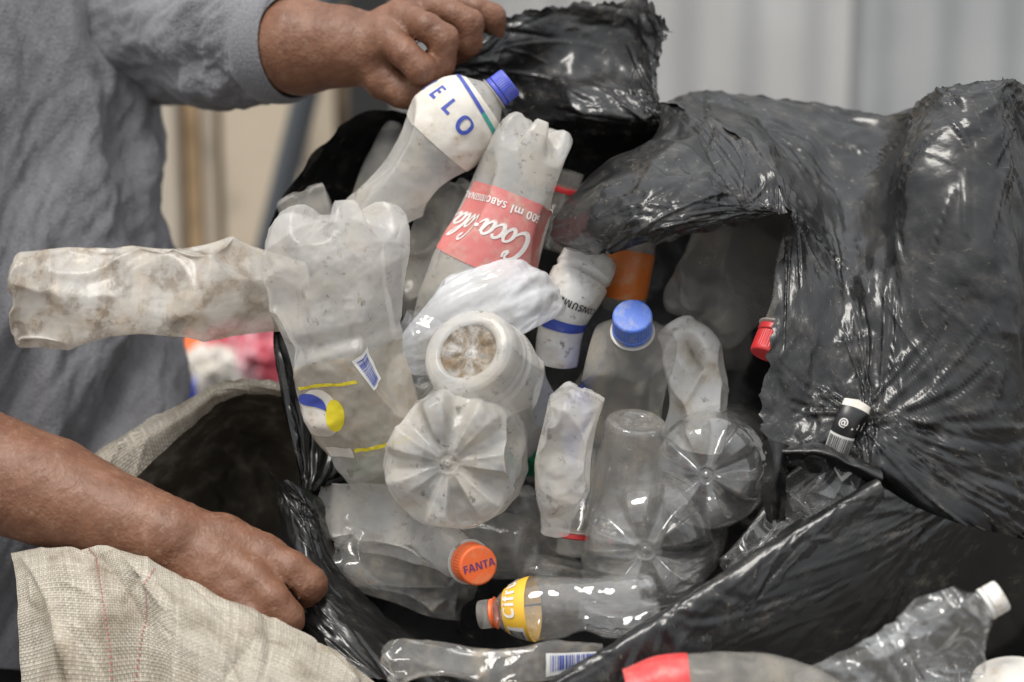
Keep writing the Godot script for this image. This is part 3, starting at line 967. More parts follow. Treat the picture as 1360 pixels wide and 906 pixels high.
	mats.green = mat(lin(0.03, 0.1, 0.01), 0.3)
	mats.teal = mat(lin(0.008, 0.03, 0.035), 0.2)

func crumple_tex() -> NoiseTexture2D:
	# straight-edged facets such as thin film takes when it has been crushed
	var n := FastNoiseLite.new()
	n.noise_type = FastNoiseLite.TYPE_CELLULAR
	n.cellular_return_type = FastNoiseLite.RETURN_DISTANCE
	n.cellular_distance_function = FastNoiseLite.DISTANCE_EUCLIDEAN
	n.seed = 85
	n.frequency = 0.016
	n.fractal_type = FastNoiseLite.FRACTAL_FBM
	n.fractal_octaves = 4
	n.fractal_gain = 0.45
	n.domain_warp_enabled = true
	n.domain_warp_amplitude = 22.0
	n.domain_warp_frequency = 0.012
	var t := NoiseTexture2D.new()
	t.width = 1024
	t.height = 1024
	t.seamless = true
	t.generate_mipmaps = false
	t.noise = n
	return t

func weave(height: bool) -> ImageTexture:
	# flat plastic tapes over and under each other, 32 by 32 of them
	var s := 512
	var im := Image.create(s, s, false, Image.FORMAT_RGB8)
	var rng := RandomNumberGenerator.new()
	rng.seed = 7
	var tone := []
	for k in 64:
		tone.append(rng.randf_range(0.72, 1.12))
	for y in s:
		for x in s:
			var cx: int = x / 16
			var cy: int = y / 16
			var fx: float = (x % 16) / 15.0 * 2.0 - 1.0
			var fy: float = (y % 16) / 15.0 * 2.0 - 1.0
			var over: bool = (cx + cy) % 2 == 0
			var along: float = fy if over else fx
			var across: float = fx if over else fy
			var h: float = 1.0 - 0.45 * along * along
			if absf(across) > 0.86:
				h *= 0.35
			if height:
				im.set_pixel(x, y, Color(h, h, h))
			else:
				var v: float = tone[cx if over else 32 + cy]
				im.set_pixel(x, y, lin(0.56 * v, 0.51 * v, 0.43 * v))
	return ImageTexture.create_from_image(im)

# ---- the man: skin as one surface meshed from tapered bones ----------------------------------------
func bone(a, b) -> Array:
	# [px, py, z, radius mm]
	return [atv(a), atv(b), a[3] * 0.001, b[3] * 0.001]

func chain(out: Array, pts: Array) -> void:
	for k in pts.size() - 1:
		out.append(bone(pts[k], pts[k + 1]))

func mesh_bones(bones: Array, cell: float, blend: float, verts: PackedVector3Array, norms: PackedVector3Array, idx: PackedInt32Array, detail := 0.0) -> void:
	var lo := Vector3.INF
	var hi := -Vector3.INF
	for b in bones:
		var r: float = maxf(b[2], b[3]) + cell * 3.0
		lo = lo.min(b[0] - Vector3.ONE * r).min(b[1] - Vector3.ONE * r)
		hi = hi.max(b[0] + Vector3.ONE * r).max(b[1] + Vector3.ONE * r)
	var nx := int(ceil((hi.x - lo.x) / cell)) + 1
	var ny := int(ceil((hi.y - lo.y) / cell)) + 1
	var nz := int(ceil((hi.z - lo.z) / cell)) + 1
	var f := PackedFloat32Array()
	f.resize(nx * ny * nz)
	var k: float = 1.0 / blend
	var noise := FastNoiseLite.new()
	noise.frequency = 1.0
	for b in bones:
		var A: Vector3 = b[0]
		var AB: Vector3 = b[1] - b[0]
		var l2: float = maxf(AB.length_squared(), 1e-9)
		var m: float = maxf(b[2], b[3]) + blend * 5.0
		var c0: Vector3 = ((b[0].min(b[1]) - Vector3.ONE * m - lo) / cell).floor().max(Vector3.ZERO)
		var c1: Vector3 = ((b[0].max(b[1]) + Vector3.ONE * m - lo) / cell).ceil().min(Vector3(nx, ny, nz))
		for z in range(int(c0.z), int(c1.z)):
			for y in range(int(c0.y), int(c1.y)):
				var row: int = (z * ny + y) * nx
				for x in range(int(c0.x), int(c1.x)):
					var p := Vector3(x, y, z) * cell + lo - A
					var h: float = clampf(p.dot(AB) / l2, 0.0, 1.0)
					var d: float = (p - AB * h).length() - (b[2] + (b[3] - b[2]) * h)
					if d < blend * 6.0:
						f[row + x] += exp(-k * d)
	# f: > 1 inside
	for i in f.size():
		f[i] = -log(f[i]) * blend if f[i] > 0.0 else 1.0
	var at_cell := {}
	var base := verts.size()
	var v := PackedVector3Array()
	var corner := [0, 1, nx, nx + 1, nx * ny, nx * ny + 1, nx * ny + nx, nx * ny + nx + 1]
	var cpos := [Vector3(0, 0, 0), Vector3(1, 0, 0), Vector3(0, 1, 0), Vector3(1, 1, 0), Vector3(0, 0, 1), Vector3(1, 0, 1), Vector3(0, 1, 1), Vector3(1, 1, 1)]
	var edges := [[0, 1], [2, 3], [4, 5], [6, 7], [0, 2], [1, 3], [4, 6], [5, 7], [0, 4], [1, 5], [2, 6], [3, 7]]
	for z in nz - 1:
		for y in ny - 1:
			for x in nx - 1:
				var o: int = (z * ny + y) * nx + x
				var s0: bool = f[o] < 0.0
				if absf(f[o]) > cell * 3.0:
					continue
				var mixed := false
				for c in 8:
					if (f[o + corner[c]] < 0.0) != s0:
						mixed = true
						break
				if not mixed:
					continue
				var sum := Vector3.ZERO
				var n := 0
				for e in edges:
					var fa: float = f[o + corner[e[0]]]
					var fb: float = f[o + corner[e[1]]]
					if (fa < 0.0) != (fb < 0.0):
						sum += cpos[e[0]].lerp(cpos[e[1]], fa / (fa - fb))
						n += 1
				at_cell[o] = v.size()
				v.append(lo + (Vector3(x, y, z) + sum / n) * cell)
	var tris := PackedInt32Array()
	var steps := [1, nx, nx * ny]
	for o in at_cell:
		for a in 3:
			var s1: int = steps[(a + 1) % 3]
			var s2: int = steps[(a + 2) % 3]
			# edge from corner o along axis a
			var fa: float = f[o]
			var fb: float = f[o + steps[a]]
			if (fa < 0.0) == (fb < 0.0):
				continue
			if not (at_cell.has(o - s1) and at_cell.has(o - s2) and at_cell.has(o - s1 - s2)):
				continue
			var q := [at_cell[o], at_cell[o - s1], at_cell[o - s1 - s2], at_cell[o - s2]]
			if fa < 0.0:
				tris.append_array([q[0], q[2], q[1], q[0], q[3], q[2]])
			else:
				tris.append_array([q[0], q[1], q[2], q[0], q[2], q[3]])
	# one round of smoothing along the surface
	for round_ in 1:
		var acc := PackedVector3Array()
		var cnt := PackedInt32Array()
		acc.resize(v.size()); cnt.resize(v.size())
		for t in range(0, tris.size(), 3):
			var a: int = tris[t]; var b: int = tris[t + 1]; var c: int = tris[t + 2]
			acc[a] += v[b] + v[c]; acc[b] += v[a] + v[c]; acc[c] += v[a] + v[b]
			cnt[a] += 2; cnt[b] += 2; cnt[c] += 2
		for i in v.size():
			if cnt[i] > 0:
				v[i] = v[i].lerp(acc[i] / cnt[i], 0.5)
	var nn := PackedVector3Array()
	for pass_ in (2 if detail > 0.0 else 1):
		nn = PackedVector3Array()
		nn.resize(v.size())
		for t in range(0, tris.size(), 3):
			var a: int = tris[t]; var b: int = tris[t + 1]; var c: int = tris[t + 2]
			var fn: Vector3 = (v[c] - v[a]).cross(v[b] - v[a])
			nn[a] += fn; nn[b] += fn; nn[c] += fn
		for i in v.size():
			nn[i] = nn[i].normalized()
		if detail > 0.0 and pass_ == 0:
			for i in v.size():
				v[i] += nn[i] * detail * (noise.get_noise_3dv(v[i] * 60.0) + 0.8 * (1.0 - 2.0 * absf(noise.get_noise_3dv(Vector3(v[i].x * 190.0, v[i].y * 90.0, v[i].z * 90.0)))))
	verts.append_array(v)
	norms.append_array(nn)
	for t in tris:
		idx.append(t + base)

func make_person() -> void:
	var where := at(-90, 453, -0.28)
	where.y = 0.0
	var man := thing("person", "person in a grey long-sleeved shirt gripping the torn black bag and woven sack", "person", where)
	# his own left is away from the lens
	var hip := at(-80, 760, -0.28)
	var verts := PackedVector3Array()
	var norms := PackedVector3Array()
	var idx := PackedInt32Array()
	# near arm and fist
	var b := []
	chain(b, [[-190, 120, -0.1, 50], [-215, 545, -0.06, 44], [-60, 612, -0.03, 45], [70, 655, 0.0, 38.5], [170, 694, 0.022, 30], [232, 716, 0.034, 27.5]])
	chain(b, [[232, 714, 0.03, 23], [296, 722, 0.034, 20], [350, 737, 0.042, 14.5]])
	chain(b, [[235, 728, 0.034, 23], [292, 746, 0.046, 19], [334, 768, 0.058, 14]])
	chain(b, [[232, 738, 0.034, 20], [282, 768, 0.05, 17], [312, 792, 0.06, 13]])
	chain(b, [[228, 742, 0.03, 18], [262, 780, 0.046, 15], [288, 808, 0.056, 12]])
	chain(b, [[350, 737, 0.042, 13.5], [388, 756, 0.05, 11.8], [411, 775, 0.05, 11.8], [410, 797, 0.03, 11], [388, 806, 0.008, 10], [366, 800, 0.0, 9]])
	chain(b, [[334, 768, 0.058, 13], [362, 797, 0.068, 11.6], [381, 821, 0.066, 11.8], [376, 840, 0.045, 10.8], [355, 840, 0.02, 10], [338, 830, 0.01, 9]])
	chain(b, [[312, 792, 0.06, 12], [336, 822, 0.068, 11], [348, 845, 0.066, 11], [340, 860, 0.045, 10], [320, 856, 0.02, 9.5]])
	chain(b, [[288, 808, 0.056, 11], [304, 838, 0.062, 10], [312, 858, 0.06, 10], [302, 872, 0.04, 9], [290, 866, 0.02, 8.5]])
	chain(b, [[245, 735, 0.01, 20], [300, 775, -0.005, 14], [350, 800, -0.012, 12], [385, 815, -0.008, 10.5]])
	mesh_bones(b, 0.003, 0.0016, verts, norms, idx, 0.0007)
	# far arm and hand
	b = []
	chain(b, [[60, -120, -0.42, 44], [230, 40, -0.24, 32], [330, 62, -0.15, 33], [400, 62, -0.11, 36], [455, 62, -0.095, 30], [495, 68, -0.088, 26]])
	chain(b, [[495, 62, -0.09, 23], [505, 54, -0.08, 18], [516, 52, -0.07, 13]])
	chain(b, [[495, 58, -0.094, 22], [517, 38, -0.088, 17], [538, 24, -0.078, 13]])
	chain(b, [[497, 55, -0.104, 20], [535, 26, -0.106, 16], [575, 10, -0.096, 12.5]])
	chain(b, [[497, 55, -0.11, 18], [553, 20, -0.124, 14], [606, 2, -0.116, 11.5]])
	chain(b, [[516, 52, -0.068, 12.5], [539, 73, -0.052, 10.4], [559, 92, -0.05, 10.8], [573, 106, -0.074, 9.8], [569, 104, -0.1, 9]])
	chain(b, [[538, 24, -0.076, 12.5], [567, 36, -0.058, 10.2], [590, 52, -0.056, 10.6], [586, 84, -0.064, 10], [575, 100, -0.084, 9]])
	chain(b, [[575, 10, -0.094, 12], [602, 19, -0.08, 9.8], [624, 31, -0.078, 10], [623, 57, -0.085, 9.4], [607, 72, -0.1, 8.5]])
	chain(b, [[606, 2, -0.114, 11], [631, 12, -0.104, 9.2], [655, 22, -0.105, 9.2], [657, 42, -0.114, 8.5]])
	chain(b, [[495, 82, -0.09, 19], [510, 106, -0.08, 14], [536, 122, -0.074, 12], [569, 128, -0.074, 10.5], [589, 122, -0.078, 9]])
	mesh_bones(b, 0.003, 0.0016, verts, norms, idx, 0.0007)
	# trunk, neck and head inside and above the shirt
	b = []
	var chest := at(-70, 60, -0.28)
	b.append([hip, chest, 0.105, 0.11])
	b.append([chest, chest + Vector3(0, 0.13, 0), 0.09, 0.06])
	b.append([chest + Vector3(0, 0.13, 0), chest + Vector3(0.03, 0.24, 0), 0.058, 0.06])
	b.append([chest + Vector3(0.01, 0.34, 0), chest + Vector3(0.04, 0.28, 0), 0.095, 0.075])
	b.append([chest + Vector3(0.1, 0.33, 0), chest + Vector3(0.13, 0.3, 0), 0.02, 0.018])
	b.append([chest + Vector3(0.1, 0.24, 0), chest + Vector3(0.07, 0.25, 0), 0.025, 0.03])
	b.append([chest + Vector3(0.01, 0.3, 0.09), chest + Vector3(0.0, 0.33, 0.09), 0.015, 0.018])
	b.append([chest + Vector3(0.01, 0.3, -0.09), chest + Vector3(0.0, 0.33, -0.09), 0.015, 0.018])
	mesh_bones(b, 0.012, 0.012, verts, norms, idx)
	var arr := []
	arr.resize(Mesh.ARRAY_MAX)
	for i in verts.size():
		verts[i] -= where
	arr[Mesh.ARRAY_VERTEX] = verts
	arr[Mesh.ARRAY_NORMAL] = norms
	arr[Mesh.ARRAY_INDEX] = idx
	var am := ArrayMesh.new()
	am.add_surface_from_arrays(Mesh.PRIMITIVE_TRIANGLES, arr)
	part(man, "body", am, mats.skin)
	# hair
	var hv := PackedVector3Array(); var hn := PackedVector3Array(); var hx := PackedInt32Array()
	mesh_bones([[chest + Vector3(-0.015, 0.37, 0), chest + Vector3(0.02, 0.38, 0), 0.092, 0.085], [chest + Vector3(-0.035, 0.33, 0), chest + Vector3(-0.04, 0.29, 0), 0.08, 0.06]], 0.012, 0.012, hv, hn, hx)
	for i in hv.size():
		hv[i] -= where
	arr = []
	arr.resize(Mesh.ARRAY_MAX)
	arr[Mesh.ARRAY_VERTEX] = hv; arr[Mesh.ARRAY_NORMAL] = hn; arr[Mesh.ARRAY_INDEX] = hx
	am = ArrayMesh.new()
	am.add_surface_from_arrays(Mesh.PRIMITIVE_TRIANGLES, arr)
	part(man, "hair", am, mats.post)
	# shirt
	var slope := (right_dir * 0.42 + up_dir).normalized()
	var torso := bottle("", "", [[-90, 850, -0.27, 258, 0.62], [-70, 700, -0.27, 280, 0.62], [-64, 560, -0.27, 292, 0.6], [-64, 420, -0.27, 288, 0.62], [-66, 280, -0.27, 280, 0.66], [-72, 140, -0.27, 272, 0.7], [-80, 10, -0.27, 262, 0.74], [-95, -100, -0.28, 200, 0.9], [-95, -160, -0.28, 110, 0.9]],
		{"node": man, "part_name": "shirt", "base": "none", "around": 260, "rows": 220, "seed": 4, "lump": [0.004, 6.0], "folds": [[0.015, slope, 11.0, 1.6, 0.0, 0.62], [0.009, (up_dir - right_dir * 0.25).normalized(), 20.0, 2.5, 0.3, 1.0]]}, mats.shirt)
	bottle("", "", [[90, -40, -0.36, 125, 1.0], [150, 8, -0.29, 112, 1.0], [230, 42, -0.23, 96, 1.0], [305, 54, -0.17, 84, 1.0], [345, 58, -0.145, 76, 1.0], [366, 60, -0.132, 78, 1.0], [384, 61, -0.122, 76, 1.0], [388, 61, -0.12, 68, 1.0]],
		{"node": man, "part_name": "sleeve", "base": "none", "around": 160, "rows": 180, "seed": 9, "folds": [[0.006, (up_dir + right_dir * 0.25).normalized(), 17.0, 3.0, 0.4, 0.66], [0.01, (right_dir + up_dir * 0.35).normalized(), 12.0, 2.2, 0.0, 0.6]]}, mats.shirt)
	bottle("", "", [[-190, 60, -0.13, 130, 0.9], [-205, 250, -0.1, 110, 1.0], [-214, 420, -0.08, 100, 1.0], [-216, 500, -0.07, 96, 1.0]],
		{"node": man, "part_name": "sleeve", "base": "none", "around": 64, "rows": 60, "seed": 11, "folds": [[0.005, right_dir, 18.0, 5.0, 0.0, 1.0]]}, mats.shirt)
	# trousers down to the shoes
	for s in [-0.07, 0.04]:
		var ankle := Vector3(hip.x + 0.02, 0.09, hip.z + s * 1.2)
		var leg := SurfaceTool.new()
		leg.begin(Mesh.PRIMITIVE_TRIANGLES)
		part(man, "trouser_leg", lathe(ankle, (hip + Vector3(0, 0, s) - ankle).normalized(), [[0.07, 0.0, 0.0], [0.08, 0.2, 0.0], [0.088, 0.42, 0.0], [0.09, 0.55, 0.0], [0.09, 0.62, 0.0], [0.05, 0.66, 0.0]], 32, 0, where), mats.trousers)
		part(man, "shoe", lathe(ankle + Vector3(-0.08, -0.045, 0), Vector3.RIGHT, [[0.0, 0.0, 0.0], [0.04, 0.005, 0.0], [0.045, 0.08, 0.0], [0.045, 0.2, 0.0], [0.035, 0.26, 0.0], [0.0, 0.28, 0.0]], 24, 0, where), mats.post)

# ---- bag, sack, background ------------------------------------------------------------------------
func make_background() -> void:
	var g := PlaneMesh.new()
	g.size = Vector2(60, 60)
	setting("ground", g, mats.ground)
	# corrugated sheets, each its own
	var fence := thing("sheet_metal_fence", "pale grey corrugated sheet-metal fence behind the bag", "fence", Vector3(1.2, 0, -1.75))
	var x0 := -0.172
	for k in 4:
		var wide: float = 0.672 if k == 0 else 0.86
		var nu := 180
		var p := PackedVector3Array()
		for j in 2:
			for i in nu:
				var x: float = wide * i / (nu - 1)
				p.append(Vector3(x0 + x, j * 2.4, -1.75 - (0.03 if k == 1 else 0.0) + 0.011 * sin(x * TAU / 0.095) + 0.004 * sin(x * 9.0 + k)))
		part(fence, "sheet", grid_mesh(p, nu, 2, false, PackedVector2Array(), fence.position), mats.metal if k != 1 else mats.metal_blue)
		x0 += wide - 0.02 if k > 0 else wide + 0.006
	# board wall on the left
	var wall := thing("board_wall", "weathered wooden board wall behind the man", "wall", Vector3(-0.6, 0, -1.7))
	var xs := [[-1.3, 0.3, 2, 0.0], [-0.997, 0.3, 0, 0.015], [-0.694, 0.165, 2, 0.0], [-0.526, 0.034, 2, 0.012], [-0.491, 0.012, 3, -0.02], [-0.478, 0.02, 1, 0.01], [-0.457, 0.02, 2, 0.0], [-0.436, 0.012, 3, -0.02], [-0.423, 0.116, 0, 0.015], [-0.305, 0.046, 0, 0.0], [-0.258, 0.02, 3, -0.01]]
	for a in xs:
		var bm := BoxMesh.new()
		bm.size = Vector3(a[1], 2.4, 0.025)
		var o := part(wall, "board", bm, mats["wood_%d" % a[2]])
		o.position = Vector3(a[0] + a[1] * 0.5, 1.2, -1.7 + a[3]) - wall.position
	var pm := BoxMesh.new()
	pm.size = Vector3(0.062, 2.3, 0.06)
	var post := part(self, "fence_post", pm, mats.post)
	post.position = Vector3(-0.204, 1.15, -1.66)
	tag(post, "dark wooden post between the boards and the metal sheets", "post")
	# leaning pipe
	var lo := at(368, 280, -1.35)
	var hi := at(410, 110, -1.3)
	var dir := (hi - lo).normalized()
	var foot := lo - dir * (lo.y / dir.y)
	var pipe := part(self, "leaning_pipe", lathe(foot, dir, [[0.0, 0.0, 0.0], [0.017, 0.0, 0.0], [0.017, 2.2, 0.0], [0.0, 2.2, 0.0]], 24, 0, foot), mats.pole)
	pipe.position = foot
	tag(pipe, "dark grey pipe leaning against the board wall", "pipe")
	# blurred bags of colour behind the sack
	var bags := [["red_plastic_bag", "crumpled red and white plastic bag behind the woven sack", [325, 488, -0.95], 0.052, mats.red_bag], ["pink_plastic_bag", "pale pink plastic bag between the red and orange ones", [278, 500, -0.9], 0.034, mats.label_white], ["orange_plastic_bag", "bright orange plastic bag beside the grey shirt", [246, 480, -0.95], 0.032, mats.orange_bag], ["blue_plastic_bag", "small blue plastic bag beside the grey shirt, lowest of the bright ones", [246, 522, -0.88], 0.02, mats.blue_bag]]
	for k in bags.size():
		var a = bags[k]
		var c := atv(a[2])
		var o := thing(a[0], a[1], "plastic bag", Vector3(c.x, 0, c.z), "bright plastic bags in the background")
		var nz := FastNoiseLite.new()
		nz.seed = 40 + k
		nz.frequency = 1.0
		var p := PackedVector3Array()
		for j in 40:
			var v: float = float(j) / 39
			for i in 48:
				var th: float = TAU * i / 48
				var d := Vector3(sin(th) * sin(PI * v), -cos(PI * v), cos(th) * sin(PI * v))
				var r: float = a[3] * (1.0 + 0.35 * nz.get_noise_3dv(d * 2.4 + c) + 0.12 * tri(d.dot(Vector3(1.3, 2.2, 0.7)) * 2.0))
				var q := c + d * r
				if d.y < 0.0:
					q.y = lerpf(q.y, 0.0, pow(-d.y, 0.7))
				p.append(q)
		part(o, "film", grid_mesh(p, 48, 40, true, PackedVector2Array(), o.position), a[4])

func make_bag() -> void:
	var base := at(960, 453, -0.05)
	base.y = 0.0
	var bag := thing("trash_bag", "large torn black plastic bag full of used bottles", "bag", base)
	# inside of the bag behind the bottles
	film(bag, "back_wall", [
		[[357, 300, -0.06], [385, 250, -0.085], [440, 190, -0.105], [487, 154, -0.12], [560, 152, -0.13], [620, 110, -0.15], [720, 105, -0.16], [860, 150, -0.16], [960, 140, -0.15], [1060, 150, -0.12]],
		[[357, 340, -0.05], [392, 300, -0.1], [450, 250, -0.14], [510, 230, -0.17], [580, 230, -0.19], [650, 220, -0.2], [740, 230, -0.21], [860, 240, -0.21], [980, 240, -0.2], [1080, 260, -0.14]],
		[[362, 420, -0.04], [400, 400, -0.12], [460, 400, -0.18], [530, 400, -0.21], [600, 400, -0.22], [680, 400, -0.23], [780, 400, -0.23], [900, 400, -0.23], [1010, 410, -0.2], [1100, 420, -0.12]],
		[[372, 520, -0.03], [410, 540, -0.11], [470, 560, -0.17], [540, 570, -0.2], [620, 580, -0.22], [700, 580, -0.22], [800, 590, -0.22], [920, 590, -0.21], [1030, 590, -0.17], [1130, 580, -0.08]],
		[[400, 645, -0.02], [430, 680, -0.08], [490, 710, -0.12], [560, 730, -0.15], [640, 740, -0.16], [720, 745, -0.17], [820, 750, -0.17], [930, 740, -0.15], [1040, 710, -0.1], [1150, 680, -0.02]],
		[[400, 790, 0.0], [440, 810, -0.02], [500, 830, -0.04], [570, 850, -0.05], [650, 860, -0.06], [730, 870, -0.06], [830, 865, -0.06], [930, 840, -0.05], [1040, 790, -0.03], [1160, 740, 0.04]],
		[[470, 900, 0.05], [500, 910, 0.06], [540, 925, 0.07], [600, 935, 0.07], [670, 940, 0.07], [750, 935, 0.08], [840, 920, 0.08], [940, 880, 0.06], [1050, 820, 0.05], [1170, 770, 0.08]]],
		96, 84, {"seed": 3, "eu": 0.05, "ev": 0.05, "hold": 0.03, "amp": 0.01, "pin": "l", "creases": [{"n": 50, "len": [0.04, 0.16], "wide": [0.002, 0.006], "high": [0.001, 0.004], "dir": 1.1, "jitter": 0.6}], "crinkle": [0.002, 18.0]}, mats.bag_dark)
	# the piece held up by the hand
	film(bag, "held_flap", [
		[[568, 72, -0.1], [628, 52, -0.1], [660, 30, -0.11], [705, 16, -0.11], [760, 10, -0.12], [812, 6, -0.12], [850, 2, -0.11], [872, 20, -0.1], [886, 40, -0.095]],
		[[568, 84, -0.1], [640, 78, -0.105], [680, 62, -0.11], [722, 52, -0.115], [768, 46, -0.125], [812, 44, -0.125], [846, 44, -0.115], [864, 54, -0.105], [877, 66, -0.095]],
		[[574, 98, -0.105], [650, 108, -0.115], [692, 98, -0.125], [732, 92, -0.12], [772, 92, -0.115], [812, 92, -0.12], [842, 92, -0.115], [858, 95, -0.105], [870, 102, -0.095]],
		[[590, 122, -0.12], [660, 138, -0.13], [702, 130, -0.125], [742, 122, -0.105], [782, 122, -0.09], [818, 125, -0.09], [845, 128, -0.09], [862, 130, -0.09], [874, 134, -0.09]],
		[[640, 165, -0.14], [680, 165, -0.13], [718, 160, -0.11], [754, 155, -0.09], [790, 155, -0.08], [822, 156, -0.08], [850, 158, -0.08], [868, 160, -0.085], [879, 162, -0.085]],
		[[650, 190, -0.16], [690, 188, -0.15], [728, 182, -0.13], [762, 178, -0.115], [796, 178, -0.11], [826, 178, -0.11], [852, 178, -0.11], [870, 178, -0.105], [882, 178, -0.1]]],
		128, 100, {"seed": 8, "eu": 0.09, "ev": 0.07, "hold": 0.025, "amp": 0.012, "fine": 0.012, "rag": {"t": 0.004, "r": 0.003}, "creases": [{"n": 60, "len": [0.03, 0.1], "wide": [0.0015, 0.004], "high": [0.001, 0.0035], "foci": [[0.0, 0.1], [1.0, 0.95]], "jitter": 0.35}], "crinkle": [0.0022, 26.0]}, mats.bag)
	# torn flap hanging over the mouth
	film(bag, "torn_flap", [
		[[880, 140, -0.085], [905, 145, -0.06], [940, 158, -0.035], [985, 182, -0.01], [1020, 222, 0.02], [1046, 282, 0.04]],
		[[868, 182, -0.06], [898, 172, -0.03], [935, 182, -0.005], [972, 208, 0.015], [1006, 244, 0.03], [1040, 284, 0.04]],
		[[820, 208, -0.035], [860, 195, 0.01], [905, 205, 0.04], [945, 232, 0.05], [985, 260, 0.05], [1030, 284, 0.04]],
		[[775, 245, -0.02], [825, 225, 0.035], [880, 235, 0.065], [925, 256, 0.075], [970, 276, 0.065], [1012, 288, 0.045]],
		[[742, 285, -0.005], [795, 270, 0.05], [855, 272, 0.08], [905, 284, 0.085], [955, 292, 0.07], [996, 292, 0.05]],
		[[736, 312, 0.005], [785, 312, 0.05], [842, 308, 0.08], [892, 306, 0.085], [940, 304, 0.07], [985, 296, 0.05]],
		[[752, 330, 0.01], [795, 336, 0.04], [842, 328, 0.065], [890, 318, 0.07], [935, 308, 0.06], [978, 296, 0.045]],
		[[775, 335, 0.0], [808, 332, 0.02], [845, 322, 0.04], [888, 312, 0.05], [932, 302, 0.045], [975, 292, 0.04]]],
		120, 100, {"seed": 14, "eu": 0.07, "ev": 0.06, "hold": 0.03, "amp": 0.01, "fine": 0.01, "pin": "r", "rag": {"l": 0.005, "b": 0.002}, "creases": [{"n": 80, "len": [0.03, 0.13], "wide": [0.0012, 0.0035], "high": [0.0008, 0.0028], "foci": [[1.0, 0.3]], "jitter": 0.16}, {"n": 16, "len": [0.02, 0.06], "wide": [0.002, 0.005], "high": [0.001, 0.003], "dir": 1.2, "jitter": 0.5}], "crinkle": [0.0012, 26.0]}, mats.bag)
	# body of the bag on the right
	film(bag, "side_panel", [
		[[860, 176, -0.16], [930, 165, -0.18], [1010, 170, -0.18], [1100, 180, -0.18], [1190, 190, -0.17], [1250, 160, -0.09], [1335, 150, -0.09], [1362, 165, -0.11], [1420, 230, -0.16], [1500, 320, -0.2]],
		[[878, 138, -0.1], [922, 124, -0.125], [1000, 128, -0.13], [1100, 140, -0.13], [1192, 152, -0.11], [1252, 118, 0.0], [1318, 110, 0.015], [1352, 114, 0.0], [1420, 200, -0.1], [1500, 300, -0.16]],
		[[905, 148, -0.06], [965, 148, -0.085], [1035, 165, -0.09], [1110, 195, -0.085], [1180, 210, -0.06], [1228, 165, 0.03], [1318, 160, 0.045], [1356, 178, 0.01], [1420, 240, -0.05], [1510, 330, -0.12]],
		[[985, 184, -0.01], [1018, 190, -0.04], [1068, 225, -0.05], [1120, 260, -0.05], [1168, 265, -0.02], [1208, 220, 0.045], [1315, 220, 0.06], [1362, 240, 0.02], [1420, 290, -0.01], [1510, 380, -0.09]],
		[[1046, 282, 0.04], [1062, 288, 0.02], [1098, 320, 0.015], [1136, 335, 0.02], [1172, 325, 0.035], [1212, 310, 0.06], [1316, 310, 0.075], [1366, 325, 0.035], [1420, 370, 0.02], [1510, 450, -0.06]],
		[[1044, 345, 0.045], [1068, 350, 0.04], [1100, 372, 0.04], [1136, 385, 0.045], [1174, 390, 0.058], [1225, 390, 0.07], [1325, 400, 0.082], [1376, 412, 0.045], [1425, 440, 0.03], [1510, 510, -0.05]],
		[[1032, 425, 0.055], [1062, 430, 0.06], [1098, 445, 0.06], [1136, 455, 0.062], [1178, 460, 0.072], [1240, 475, 0.08], [1332, 490, 0.084], [1382, 505, 0.05], [1430, 520, 0.03], [1510, 580, -0.05]],
		[[1020, 490, 0.06], [1058, 498, 0.065], [1096, 505, 0.068], [1136, 512, 0.073], [1178, 520, 0.08], [1248, 550, 0.086], [1340, 575, 0.082], [1388, 588, 0.05], [1435, 600, 0.03], [1515, 650, -0.05]],
		[[1017, 560, 0.066], [1058, 562, 0.07], [1096, 560, 0.075], [1134, 562, 0.08], [1175, 575, 0.09], [1252, 615, 0.09], [1345, 650, 0.08], [1392, 662, 0.05], [1440, 675, 0.03], [1520, 720, -0.05]],
		[[1026, 602, 0.07], [1062, 600, 0.074], [1098, 602, 0.078], [1134, 612, 0.086], [1172, 630, 0.098], [1256, 675, 0.094], [1350, 715, 0.076], [1398, 730, 0.045], [1445, 745, 0.03], [1525, 790, -0.05]],
		[[1030, 612, 0.05], [1068, 622, 0.05], [1104, 635, 0.05], [1140, 650, 0.055], [1178, 672, 0.065], [1262, 735, 0.08], [1356, 790, 0.06], [1402, 810, 0.03], [1450, 830, 0.0], [1530, 860, -0.07]]],
		180, 180, {"seed": 27, "eu": 0.07, "ev": 0.04, "hold": 0.03, "amp": 0.012, "fine": 0.01, "rag": {"l": 0.004}, "creases": [{"n": 190, "len": [0.03, 0.15], "wide": [0.001, 0.0035], "high": [0.001, 0.0042], "foci": [[0.0, 0.38], [0.4, 0.78], [0.56, 0.12], [0.75, 0.12]], "jitter": 0.14}, {"n": 34, "len": [0.02, 0.07], "wide": [0.0015, 0.005], "high": [0.001, 0.003], "dir": 0.7, "jitter": 0.9}], "crinkle": [0.0024, 16.0]}, mats.bag)
